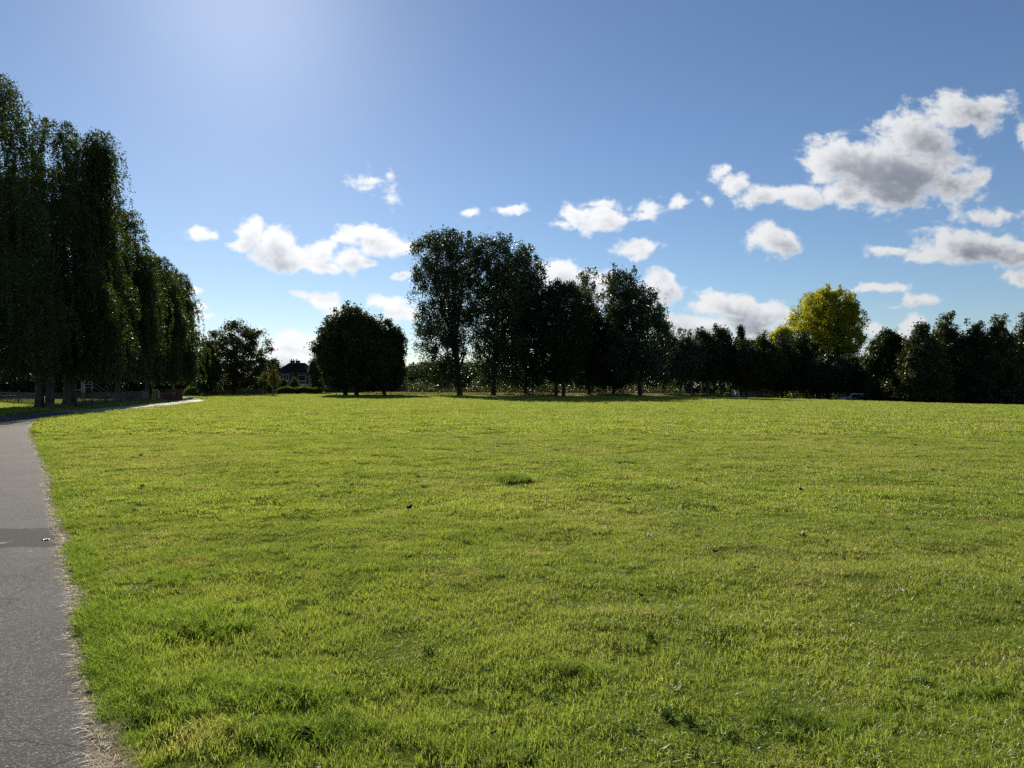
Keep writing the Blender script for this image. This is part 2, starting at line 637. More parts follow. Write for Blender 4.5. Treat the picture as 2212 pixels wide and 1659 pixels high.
c = N.mix(N.math('MULTIPLY', stain, .35), c, (.035, .034, .034))
vc = N.n('ShaderNodeTexVoronoi', feature='DISTANCE_TO_EDGE')
N.link(N.vmath('ADD', pos, N.vmath('MULTIPLY', N.noise(pos, 1.6, 4, .6, out=1), (.9, .9, 0))), vc.inputs['Vector'])
vc.inputs['Scale'].default_value = .42
crack = N.mapr(vc.outputs['Distance'], .0, .006, 1.0, 0.0)
c = N.mix(N.math('MULTIPLY', crack, .8), c, (.018, .018, .018))
farp = N.mapr(sepp.outputs[1], 44, 54)  # far stretch of the tarmac: its sunlit brightness is put into the colour
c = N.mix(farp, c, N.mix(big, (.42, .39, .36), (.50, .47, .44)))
b = N.n('ShaderNodeBsdfPrincipled')
N.link(c, b.inputs['Base Color'])
b.inputs['Roughness'].default_value = .85
b.inputs['Specular IOR Level'].default_value = .05
bp = N.n('ShaderNodeBump')
bp.inputs['Strength'].default_value = .55
bp.inputs['Distance'].default_value = .006
N.link(N.math('ADD', N.math('MULTIPLY', vo.outputs['Distance'], -1.0), N.noise(pos, 40, 3, .6)), bp.inputs['Height'])
N.link(bp.outputs[0], b.inputs['Normal'])
N.link(b.outputs[0], out.inputs[0])
TARMAC = m

seg = []
for a, b_ in zip(EP[:-1], EP[1:]):
    n_ = max(1, int(np.hypot(*(b_ - a))/.35)) if a[1] < 30 else max(1, int(np.hypot(*(b_ - a))/1.5))
    for k in range(n_):
        seg.append(a + (b_ - a)*k/n_)
seg.append(EP[-1])
seg = np.array(seg)
tg = np.gradient(seg, axis=0)
tg /= np.linalg.norm(tg, axis=1)[:, None]
nl = np.stack([-tg[:, 1], tg[:, 0]], -1)        # towards the far (left) side
cols_ = np.array([-.03, .04, .12, .25, .6, 1.45, 2.3, 2.78, 2.93])
wob = .09*(vnoise(seg[:, 0], seg[:, 1], .33, 21) - .5) + .05*(vnoise(seg[:, 0], seg[:, 1], .9, 22) - .5)
Vp, Ea = [], []
for k, w_ in enumerate(cols_):
    off = w_ + (wob if k in (0, 1) else 0)
    pxy = seg + nl*np.atleast_1d(off)[:, None] if np.ndim(off) else seg + nl*off
    zz = base_z(pxy[:, 0], pxy[:, 1]) + .004 + .012*math.sin(math.pi*max(0, min(1, w_/PATH_W))) - (.03 if k in (0, len(cols_)-1) else 0)
    Vp.append(np.column_stack([pxy, zz]))
    Ea.append(np.full(len(seg), min(abs(w_), abs(PATH_W - w_))))
Vp = np.array(Vp).transpose(1, 0, 2).reshape(-1, 3)
Ea = np.array(Ea).T.ravel()
kc, ks = len(cols_), len(seg)
ii = np.arange(ks*kc).reshape(ks, kc)
qp = np.stack([ii[:-1, :-1], ii[1:, :-1], ii[1:, 1:], ii[:-1, 1:]], -1).reshape(-1, 4)[:, ::-1]
path = link('path', mesh_np('path', Vp, qp, TARMAC, {'edge': Ea}, smooth=True))
tag(path, 'grey tarmac footpath running along the lawn and curving away', kind='structure')

# a second pale footpath crosses far behind the left trees
mb = MB()
pts = [(-95, 141), (-60, 142), (-40, 143), (-20, 142), (0, 141.5), (30, 143)]
for a, b_ in zip(pts[:-1], pts[1:]):
    n_ = 8
    for k in range(n_):
        q0 = (a[0] + (b_[0]-a[0])*k/n_, a[1] + (b_[1]-a[1])*k/n_)
        q1 = (a[0] + (b_[0]-a[0])*(k+1)/n_, a[1] + (b_[1]-a[1])*(k+1)/n_)
        mb.add([(q0[0], q0[1]-1, bz(*q0)+.05), (q1[0], q1[1]-1, bz(*q1)+.05), (q1[0], q1[1]+1, bz(*q1)+.05), (q0[0], q0[1]+1, bz(*q0)+.05)], [(0, 1, 2, 3)])
o = mb.build('far_footpath', plain('far_path', (.34, .32, .28), .8, scale=1.0))
tag(o, 'pale footpath crossing behind the lawn', kind='structure')

# lane with the parked cars at the right
mb = MB()
for k in range(24):
    x0, x1 = 40 + k*3.0, 43 + k*3.0
    mb.add([(x0, 126, bz(x0, 126)+.03), (x1, 126, bz(x1, 126)+.03), (x1, 134, bz(x1, 134)+.03), (x0, 134, bz(x0, 134)+.03)], [(0, 1, 2, 3)])
o = mb.build('road', plain('lane_asphalt', (.10, .10, .10), .8, scale=2.0))
tag(o, 'grey lane under the trees where cars are parked', kind='structure')


# ------------------------------------------------------------------ grass
def blade_clump(name, mat, rng, n, rad, h0, h1, wid, lean=.5, flat=False, curl=.5):
    ang = rng.uniform(0, 2*np.pi, n)
    rr = rad*np.sqrt(rng.uniform(0, 1, n))
    bx_, by_ = rr*np.cos(ang), rr*np.sin(ang)
    h = rng.uniform(h0, h1, n)
    la = rng.uniform(0, 2*np.pi, n)
    lean_ = lean*rng.uniform(.2, 1.3, n)*h
    dx, dy = np.cos(la)*lean_, np.sin(la)*lean_
    if flat:
        hz = h*rng.uniform(.02, .22, n)
        dx, dy = np.cos(la)*h, np.sin(la)*h
    else:
        hz = h
    fa = rng.uniform(0, 2*np.pi, n)
    wx, wy = np.cos(fa)*wid*.5, np.sin(fa)*wid*.5
    V = np.zeros((n, 5, 3))
    z0 = -.01
    V[:, 0] = np.stack([bx_ - wx, by_ - wy, np.full(n, z0)], -1)
    V[:, 1] = np.stack([bx_ + wx, by_ + wy, np.full(n, z0)], -1)
    mx, my, mz = bx_ + dx*.38, by_ + dy*.38, hz*.62
    V[:, 2] = np.stack([mx + wx*.8, my + wy*.8, mz], -1)
    V[:, 3] = np.stack([mx - wx*.8, my - wy*.8, mz], -1)
    V[:, 4] = np.stack([bx_ + dx*1.25, by_ + dy*1.25, hz*(1 - curl*.25*rng.uniform(0, 1, n))], -1)
    o_ = np.arange(n)[:, None]*5
    Q = o_ + np.array([[0, 1, 2, 3]])
    T = o_ + np.array([[3, 2, 4]])
    rnd = np.repeat(rng.uniform(0, 1, n), 5)
    return mesh_np(name, V.reshape(-1, 3), [Q, T], mat, {'rnd': rnd}, smooth=True)


def grass_mat(name, c1, c2, c3, trans=.5, world_dry=True, gloss=.06):
    m, N, out = new_mat(name)
    geo = N.n('ShaderNodeNewGeometry')
    pos = geo.outputs['Position']
    at = N.n('ShaderNodeAttribute')
    at.attribute_name = 'rnd'
    mid = N.mapr(N.noise(pos, .7, 4, .65), .3, .7)
    f = N.math('ADD', N.math('MULTIPLY', at.outputs['Fac'], .5), N.math('MULTIPLY', mid, .5), clamp=True)
    c = N.mix(f, c1, c2)
    if world_dry:
        dry = N.mapr(N.noise(pos, .16, 4, .6), .50, .72)
        dry2 = N.mapr(N.noise(pos, 1.1, 3, .6), .56, .70)
        k = N.math('MAXIMUM', N.math('MULTIPLY', dry, .6), N.math('MULTIPLY', dry2, .6))
        c = N.mix(k, c, c3)
        worn = N.math('MULTIPLY', N.mapr(N.noise(pos, .55, 5, .7), .60, .70), N.mapr(at.outputs['Fac'], .3, .5))
        c = N.mix(N.math('MULTIPLY', worn, .65), c, (.24, .17, .075))
        c = N.mix(N.math('MULTIPLY', N.mapr(N.noise(pos, .9, 4, .6, dist=.6), .60, .68), .55), c, (.075, .135, .024))
        dead = N.mapr(at.outputs['Fac'], .975, .985)
        c = N.mix(dead, c, (.36, .29, .15))
    dif = N.n('ShaderNodeBsdfDiffuse')
    N.link(c, dif.inputs[0])
    tr = N.n('ShaderNodeBsdfTranslucent')
    N.link(N.vmath('MULTIPLY', c, (1.22, 1.22, .9)), tr.inputs[0])
    m1 = N.n('ShaderNodeMixShader')
    m1.inputs[0].default_value = trans
    N.link(dif.outputs[0], m1.inputs[1])
    N.link(tr.outputs[0], m1.inputs[2])
    gl = N.n('ShaderNodeBsdfGlossy')
    gl.inputs['Roughness'].default_value = .42
    fr = N.n('ShaderNodeFresnel')
    fr.inputs[0].default_value = 1.4
    m2 = N.n('ShaderNodeMixShader')
    N.link(N.math('MULTIPLY', fr.outputs[0], gloss*2.0), m2.inputs[0])
    N.link(m1.outputs[0], m2.inputs[1])
    N.link(gl.outputs[0], m2.inputs[2])
    N.link(m2.outputs[0], out.inputs[0])
    return m


GRASS = grass_mat('grass_blade', (.100, .150, .025), (.345, .398, .072), (.370, .325, .12), trans=.55, gloss=.02)
STRAW = grass_mat('straw_blade', (.27, .215, .145), (.42, .345, .24), (0, 0, 0), .25, False, .03)
VERGE = grass_mat('verge_blade', (.17, .15, .07), (.26, .22, .11), (0, 0, 0), .4, False, .03)

rng = np.random.default_rng(7)


def proto_coll(name, meshes):
    c_ = bpy.data.collections.new(name)
    for i_, me in enumerate(meshes):
        c_.objects.link(bpy.data.objects.new('%s_%s' % (name, 'abcdefgh'[i_]), me))
    return c_


lawn_protos = proto_coll('lawn_tuft', [blade_clump('lawn_tuft', GRASS, rng, 56, .085, .014, .040, .0036, 1.15) for _ in range(5)])
mid_protos = proto_coll('lawn_patch', [blade_clump('lawn_patch', GRASS, rng, 80, .16, .015, .040, .0075, 1.1) for _ in range(4)])
far_protos = proto_coll('lawn_spread', [blade_clump('lawn_spread', GRASS, rng, 80, .50, .018, .040, .022, 1.0) for _ in range(4)])
LUSH = grass_mat('lush_blade', (.075, .135, .018), (.260, .345, .050), (.27, .29, .07), trans=.55, gloss=.02)
long_protos = proto_coll('long_tuft', [blade_clump('long_tuft', LUSH, rng, 46, .060, .045, .120, .0056, .8) for _ in range(5)])
straw_protos = proto_coll('straw_tuft', [blade_clump('straw_tuft', STRAW, rng, 40, .07, .04, .09, .0032, .8, flat=True) for _ in range(4)])
WEED = grass_mat('weed_leaf', (.05, .10, .018), (.10, .17, .035), (.10, .08, .04), trans=.2, world_dry=False, gloss=.02)
weed_protos = proto_coll('lawn_weed', [blade_clump('lawn_weed', WEED, rng, 22, .035, .025, .055, .011, 1.3, flat=q_ != 2) for q_ in range(3)])
stray_protos = proto_coll('stray_blade', [blade_clump('stray_blade', STRAW, rng, 4, .09, .05, .11, .0028, .8, flat=True) for _ in range(5)])
verge_protos = proto_coll('verge_tuft', [blade_clump('verge_tuft', VERGE, rng, 60, .35, .15, .45, .02, .4) for _ in range(3)])


def scatter(name, pts, rotz, scl, coll, label):
    me = bpy.data.meshes.new(name)
    n_ = len(pts)
    me.vertices.add(n_)
    me.vertices.foreach_set('co', np.asarray(pts, np.float32).ravel())
    a = me.attributes.new('rot', 'FLOAT_VECTOR', 'POINT')
    tilt = np.random.default_rng(3).normal(0, .08, (n_, 2))
    a.data.foreach_set('vector', np.column_stack([tilt, rotz]).astype(np.float32).ravel())
    a = me.attributes.new('scl', 'FLOAT_VECTOR', 'POINT')
    a.data.foreach_set('vector', np.asarray(scl, np.float32).ravel())
    a = me.attributes.new('pick', 'INT', 'POINT')
    a.data.foreach_set('value', np.random.default_rng(4).integers(0, 40, n_).astype(np.int32))
    o_ = link(name, me)
    ng = bpy.data.node_groups.new(name, 'GeometryNodeTree')
    ng.interface.new_socket('Geometry', in_out='INPUT', socket_type='NodeSocketGeometry')
    ng.interface.new_socket('Geometry', in_out='OUTPUT', socket_type='NodeSocketGeometry')
    gi_, go_ = ng.nodes.new('NodeGroupInput'), ng.nodes.new('NodeGroupOutput')
    ci = ng.nodes.new('GeometryNodeCollectionInfo')
    ci.inputs['Collection'].default_value = coll
    ci.inputs['Separate Children'].default_value = True
    ci.inputs['Reset Children'].default_value = True
    ip = ng.nodes.new('GeometryNodeInstanceOnPoints')
    ip.inputs['Pick Instance'].default_value = True
    ng.links.new(gi_.outputs[0], ip.inputs['Points'])
    ng.links.new(ci.outputs[0], ip.inputs['Instance'])
    for nm, dt, sk in (('rot', 'FLOAT_VECTOR', 'Rotation'), ('scl', 'FLOAT_VECTOR', 'Scale'), ('pick', 'INT', 'Instance Index')):
        na = ng.nodes.new('GeometryNodeInputNamedAttribute')
        na.data_type = dt
        na.inputs['Name'].default_value = nm
        src = na.outputs['Attribute']
        if nm == 'rot':
            er = ng.nodes.new('FunctionNodeEulerToRotation')
            ng.links.new(src, er.inputs[0])
            src = er.outputs[0]
        ng.links.new(src, ip.inputs[sk])
    ng.links.new(ip.outputs[0], go_.inputs[0])
    md = o_.modifiers.new('scatter', 'NODES')
    md.node_group = ng
    tag(o_, label, 'grass', kind='stuff')
    return o_


def wedge(r0, r1, dens, slope=.86, x0=1.0):
    """random points over the lawn between two distances"""
    xm = slope*r1 + x0
    n_ = int((r1 - r0)*2*xm*dens)
    y_ = rng.uniform(r0, r1, n_)
    x_ = rng.uniform(-xm, xm, n_)
    k = np.abs(x_) < slope*y_ + x0
    return x_[k], y_[k]


def lawn_points(x_, y_, keep_edge=.05):
    s_ = edge_sd(x_, y_)
    k = (s_ > keep_edge) | (s_ < -PATH_W - .1)
    k &= y_ < 133
    x_, y_, s_ = x_[k], y_[k], s_[k]
    z_ = base_z(x_, y_) + micro(x_, y_, s_)
    return x_, y_, z_, s_


# dense near lawn, thinning with distance
def near_scale(x_, y_, s_, lo=.75):
    n1 = vnoise(x_, y_, .55, 31)
    n2 = vnoise(x_, y_, .17, 32)
    n3 = vnoise(x_, y_, 2.6, 33)
    hz = .54 + .68*n1*n3*1.6 + .30*n2
    hole = sstep(.80, .90, vnoise(x_, y_, .33, 34))
    hz = hz*(1 - .5*hole)
    lush = np.exp(-np.maximum(s_, 0)/.55)*sstep(0, 14, 16 - y_)
    lush = lush*(.3 + 1.1*vnoise(x_, y_, .8, 35))
    return hz*(1 + 1.1*lush)


x_, y_ = wedge(2.3, 9, 165)
x_, y_, z_, s_ = lawn_points(x_, y_)
hz = near_scale(x_, y_, s_)
sx = np.random.default_rng(1).uniform(.8, 1.2, len(x_))
scatter('near_grass', np.column_stack([x_, y_, z_]), rng.uniform(0, 6.28, len(x_)), np.column_stack([sx, sx, hz]), lawn_protos,
        'short bright green mown grass of the near lawn')
x_, y_ = wedge(9, 24, 62)
x_, y_, z_, s_ = lawn_points(x_, y_)
hz = near_scale(x_, y_, s_)
sx = np.random.default_rng(2).uniform(.8, 1.2, len(x_))
scatter('middle_grass', np.column_stack([x_, y_, z_]), rng.uniform(0, 6.28, len(x_)), np.column_stack([sx, sx, hz]), mid_protos,
        'mown green grass in the middle of the lawn')
x_, y_ = wedge(24, 131, 1)
w_ = rng.uniform(0, 1, 1)
xs, ys = [], []
for a, b_, dn in ((24, 42, 6.0), (42, 75, 3.4), (75, 131, 1.9)):
    q = wedge(a, b_, dn)
    xs.append(q[0])
    ys.append(q[1])
x_, y_, z_, s_ = lawn_points(np.concatenate(xs), np.concatenate(ys), .4)
hz = .55 + .6*vnoise(x_, y_, 1.3, 41)*1.2 + .3*vnoise(x_, y_, 5, 42)
sx = 1 + .012*np.clip(y_ - 24, 0, 60)
scatter('distant_grass', np.column_stack([x_, y_, z_]), rng.uniform(0, 6.28, len(x_)), np.column_stack([sx, sx, hz]), far_protos,
        'mown green grass of the far lawn up to the trees')

# longer tufts beside the path and a few lush clumps
tx, ty, tsz = [], [], []
for k in range(1900):
    t = rng.uniform(0, 1)**1.3*17 + 2.4
    i_ = np.searchsorted(EP[:, 1], t)
    a, b_ = EP[i_-1], EP[i_]
    q = a + (b_ - a)*((t - a[1])/(b_[1] - a[1]))
    dd = abs(rng.normal(0, .10)) + .005
    pn = vnoise(np.array([q[0]]), np.array([q[1]]), .6, 51)[0]
    if dd < .2 + .55*pn and rng.uniform() < .25 + pn:
        tx.append(q[0] + dd*.82)
        ty.append(q[1] + dd*.57)
        tsz.append((.45 + .8*pn**1.5)*(1.0 if t < 8 else .8))
for (cx, cy_, rx, ry, n_, sz) in ((-2.5, 5.0, .45, .24, 150, .95), (-2.15, 4.75, .30, .15, 70, .8), (.02, 12.3, .24, .26, 110, 1.3),
                                  (-1.35, 3.75, .5, .2, 120, .8), (-.95, 3.35, .4, .14, 90, .75), (1.75, 3.5, .6, .15, 80, .55),
                                  (.35, 4.1, .35, .12, 50, .55), (2.6, 3.9, .4, .2, 60, .5), (-2.9, 6.0, .3, .3, 70, .6), (-.2, 3.3, .5, .15, 70, .5),
                                  (-3.3, 7.0, .4, .4, 80, .55), (-4.9, 9.3, .3, .5, 80, .6)):
    tx += list(rng.normal(cx, rx*.5, n_))
    ty += list(rng.normal(cy_, ry*.5, n_))
    tsz += list(sz*rng.uniform(.7, 1.1, n_))
tx, ty, tsz = np.array(tx), np.array(ty), np.array(tsz)
s_ = edge_sd(tx, ty)
k = s_ > .015
tx, ty, tsz, s_ = tx[k], ty[k], tsz[k], s_[k]
tz = base_z(tx, ty) + micro(tx, ty, s_)
scatter('edge_grass', np.column_stack([tx, ty, tz]), rng.uniform(0, 6.28, len(tx)), np.column_stack([tsz, tsz, tsz]), long_protos,
        'longer lush grass tufts beside the path')

# dead straw along the tarmac edge
n_ = 2300
t = 2.4 + rng.uniform(0, 1, n_)**1.5*26
ix = np.clip(np.searchsorted(EP[:, 1], t), 1, len(EP)-1)
fr_ = ((t - EP[ix-1, 1])/(EP[ix, 1] - EP[ix-1, 1]))[:, None]
q = EP[ix-1] + (EP[ix] - EP[ix-1])*fr_
off = rng.normal(.008, .017, n_) + .05*(vnoise(q[:, 0], q[:, 1], .3, 61) - .5)
sxx, syy = q[:, 0] + off*.82, q[:, 1] + off*.57
s_ = edge_sd(sxx, syy)
zz = base_z(sxx, syy) + np.where(s_ > 0, np.maximum(micro(sxx, syy, s_), 0), .0) + .006
ss = rng.uniform(.5, 1.1, n_)
scatter('straw_edge', np.column_stack([sxx, syy, zz]), rng.uniform(0, 6.28, n_), np.column_stack([ss, ss, ss]), straw_protos,
        'dry straw coloured dead grass strip along the path edge')

# broad leaved weeds and bare clods among the grass
n_ = 900
y_ = 2.8 + rng.uniform(0, 1, n_)**1.5*75
x_ = rng.uniform(-.85, .85, n_)*y_
kk = vnoise(x_, y_, 4.0, 77) > .45
x_, y_, z_, s_ = lawn_points(x_[kk], y_[kk], .3)
ss = rng.uniform(.45, .95, len(x_))*(1 + .03*y_)
scatter('lawn_weeds', np.column_stack([x_, y_, z_ + .012]), rng.uniform(0, 6.28, len(x_)), np.column_stack([ss, ss, ss]), weed_protos,
        'small darker green weeds dotted through the lawn')

# stray dead blades lying on the lawn
n_ = 420
y_ = 2.6 + rng.uniform(0, 1, n_)**1.4*13
x_ = rng.uniform(-.85, .85, n_)*y_
x_, y_, z_, s_ = lawn_points(x_, y_, .3)
ss = rng.uniform(.45, 1.1, len(x_))
scatter('dead_grass', np.column_stack([x_, y_, z_ + .018]), rng.uniform(0, 6.28, len(x_)), np.column_stack([ss, ss, ss*1.5]), stray_protos,
        'stray dead pale blades lying on the lawn')

# unmown pale verge behind the lawn, under the tall trees
n_ = 5200
vx, vy = rng.uniform(-28, 46, n_), rng.uniform(131.5, 140, n_)
ss = rng.uniform(.6, 1.3, n_)
scatter('verge_grass', np.column_stack([vx, vy, base_z(vx, vy)]), rng.uniform(0, 6.28, n_), np.column_stack([ss*1.4, ss*1.4, ss]), verge_protos,
        'pale dry unmown grass behind the lawn under the tall trees')


# ------------------------------------------------------------------ trees
def leaves(C, size, rng, up=.25, aspect=.6):
    """rhombic leaf faces round the points C"""
    n_ = len(C)
    a = rng.normal(0, 1, (n_, 3))
    a /= np.linalg.norm(a, axis=1)[:, None]
    b_ = rng.normal(0, 1, (n_, 3))
    b_[:, 2] *= (1 - up)
    b_ -= a*(a*b_).sum(1)[:, None]
    b_ /= np.linalg.norm(b_, axis=1)[:, None] + 1e-9
    s = size*rng.uniform(.6, 1.3, n_)[:, None]*.5
    V = np.stack([C - a*s, C + b_*s*aspect, C + a*s, C - b_*s*aspect], 1)
    return V.reshape(-1, 3)


def crown_mesh(name, C, size, mat, rng, extra=None):
    V = leaves(C, size, rng)
    n_ = len(C)
    F = np.arange(n_*4).reshape(-1, 4)
    rnd = np.repeat(rng.uniform(0, 1, n_), 4)
    return mesh_np(name, V, F, mat, {'rnd': rnd})


def prof_at(prof, z):
    zs = np.array([p_[0] for p_ in prof])
    Ls = np.array([p_[1] for p_ in prof])
    Rs = np.array([p_[2] for p_ in prof])
    return np.interp(z, zs, Ls), np.interp(z, zs, Rs)


def crown_points(prof, rng, nclump, per, sig, sigz, shell=.45, depth=1.0, rough=.22):
    """clump centres inside an outline given as (height, left, right), then leaves round each clump"""
    z0, z1 = prof[0][0], prof[-1][0]
    zs = np.linspace(z0, z1, 200)
    L, Rr = prof_at(prof, zs)
    w = np.maximum(Rr - L, .05)**1.6
    z = rng.choice(zs, nclump, p=w/w.sum()) + rng.uniform(-.1, .1, nclump)
    L, Rr = prof_at(prof, z)
    cx, r = (L + Rr)/2, np.maximum((Rr - L)/2 - sig*1.1, .15)
    z = np.minimum(z, z1 - sigz*.8)
    th = rng.uniform(0, 2*np.pi, nclump)
    lump = 1 + rough*(vnoise(th*3, z, 1.9, int(rng.integers(1000))) - .55)*2
    rho = rng.uniform(0, 1, nclump)**shell
    C = np.stack([cx + r*rho*lump*np.cos(th), r*rho*lump*np.sin(th)*depth, z], -1)
    cnt = rng.poisson(per, nclump)
    idx_ = np.repeat(np.arange(nclump), cnt)
    sc_ = rng.uniform(.6, 1.35, nclump)[idx_]
    Pn = C[idx_] + rng.normal(0, 1, (len(idx_), 3))*np.stack([sig*sc_, sig*sc_, sigz*sc_], -1)
    return C, Pn


def limb(mb, a, b_, r0, r1, rng, bow=.12, n=4, sides=5):
    a, b_ = np.array(a, float), np.array(b_, float)
    L = np.linalg.norm(b_ - a)
    off = rng.normal(0, bow*L*.4, 3)
    off[2] = -abs(off[2])*.6
    pts, rad = [], []
    for k in range(n + 1):
        t = k/n
        pts.append(a + (b_ - a)*t + off*math.sin(math.pi*t))
        rad.append(r0 + (r1 - r0)*t)
    mb.tube(pts, rad, sides)


def trunk_mesh(name, H, r0, prof, C, rng, mat, stems=((0, 0),), forks=26, topf=.93, rise=.5):
    mb = MB()
    for (sx_, lean_) in stems:
        zt = H*topf*rng.uniform(.9, 1.0)
        Lt, Rt = prof_at(prof, zt*.9)
        cxt = float((Lt + Rt)/2) + lean_
        pts, rad = [], []
        for k in range(10):
            t = k/9
            z = -.15 + zt*t
            x = sx_ + (cxt - sx_)*t**1.3 + (rng.normal(0, .07) if k > 1 else 0)
            y = rng.normal(0, .08) if k > 1 else 0
            pts.append((x, y, z))
            rad.append(r0*(1.45 if k == 0 else (1 - t)**.8 + .05))
        pts.insert(1, (sx_, 0, .35))
        rad.insert(1, r0*1.1)
        mb.tube(pts, rad, 9)
        sel = rng.choice(len(C), min(forks, len(C)), replace=False)
        for i_ in sel:
            c_ = C[i_]
            zs_ = max(prof[0][0]*.9, c_[2]*rise + prof[0][0]*(1-rise)*.8)
            if zs_ >= c_[2]:
                zs_ = c_[2]*.8
            t = min(.97, (zs_ + .15)/zt)
            k = t*9
            k0 = int(k)
            P_ = [pts[0]] + pts[2:]
            a = np.array(P_[k0])*(1-(k-k0)) + np.array(P_[min(k0+1, 9)])*(k-k0)
            rr = r0*((1 - t)**.8 + .05)*.5
            limb(mb, a, c_, rr, .02, rng)
    return mb.mesh(name, mat, smooth=True)


def make_tree(name, label, x, y, H, prof, kind, leaf, seed, nclump=420, per=60, sig=.42, sigz=.42, trunk_r=.32, shell=.45,
              stems=((0, 0),), forks=26, bark=None, rz=0, depth=1.0, rough=.22, rise=.5, cat='tree', group=None, z=None, spikes=0):
    rg = np.random.default_rng(seed)
    leaf *= 1.3
    kd = {'poplar': .95, 'grey': .85}.get(kind, 1.25)
    C, Pn = crown_points(prof, rg, int(nclump*kd), per*1.4, sig, sigz, shell, depth, rough)
    if spikes:
        zs_ = np.linspace(prof[0][0] + .55*(H - prof[0][0]), prof[-1][0], 60)
        sp = []
        for _ in range(spikes):
            zz_ = rg.choice(zs_)
            L, Rr = prof_at(prof, zz_)
            th = rg.uniform(0, 6.28)
            r_ = (Rr - L)/2*rg.uniform(.75, 1.02)
            cx_ = (L + Rr)/2
            hh = rg.uniform(.8, 1.9)
            m_ = int(46*hh)
            t = rg.uniform(0, 1, m_)
            w = .42*(1 - t*.6)
            sp.append(np.stack([cx_ + r_*math.cos(th) + rg.normal(0, 1, m_)*w + .1*t*math.cos(th),
                                r_*math.sin(th)*depth + rg.normal(0, 1, m_)*w, zz_ + hh*t], -1))
        Pn = np.concatenate([Pn] + sp)
    zb = bz(x, y) if z is None else z
    t_ = empty(name, (x, y, zb), rz, label, cat, group)
    link('trunk', trunk_mesh('trunk', H, trunk_r, prof, C, rg, bark or BARK, stems, forks, rise=rise), t_)
    link('crown', crown_mesh('crown', Pn, leaf, LEAF[kind], rg), t_)
    return t_


def copy_tree(src, name, label, x, y, s, rz, group=None, sz=None, mat=None):
    o_ = src.copy()
    o_.name = name
    col.objects.link(o_)
    o_.location = (x, y, bz(x, y))
    o_.rotation_euler = (0, 0, rz)
    o_.scale = (s, s, sz or s)
    o_['label'] = label
    if group:
        o_['group'] = group
    for ch in list(src.children):
        c_ = ch.copy()
        if mat and ch.name.startswith('crown'):
            c_.data = ch.data.copy()
            c_.data.materials[0] = LEAF[mat]
        col.objects.link(c_)
        c_.parent = o_
    return o_


def X_(px, D):
    return (px - 1106)/FP*D


def H_(py, D, x=0.0):
    return CAM_H + (836 - py)/FP*D - bz(x, D)


def outline(pxc, D, rows):
    """rows of (height in the picture, left, right) seen at distance D, turned into metres round the trunk"""
    x = X_(pxc, D)
    k = D/FP
    return x, [(H_(py, D, x), (l - pxc)*k, (r - pxc)*k) for (py, l, r) in rows]


def oval(H, zb, r, n=9, top=.35, bot=.6, pw=.62):
    """a generic round crown"""
    out_ = []
    for i_ in range(n + 1):
        t = i_/n
        rr = r*max(.12, math.sin(math.pi*(bot*.28 + t*(1 - bot*.28)))**pw) if 0 < t < 1 else r*(bot if t == 0 else .18)
        out_.append((zb + (H - zb)*t, -rr, rr))
    return out_


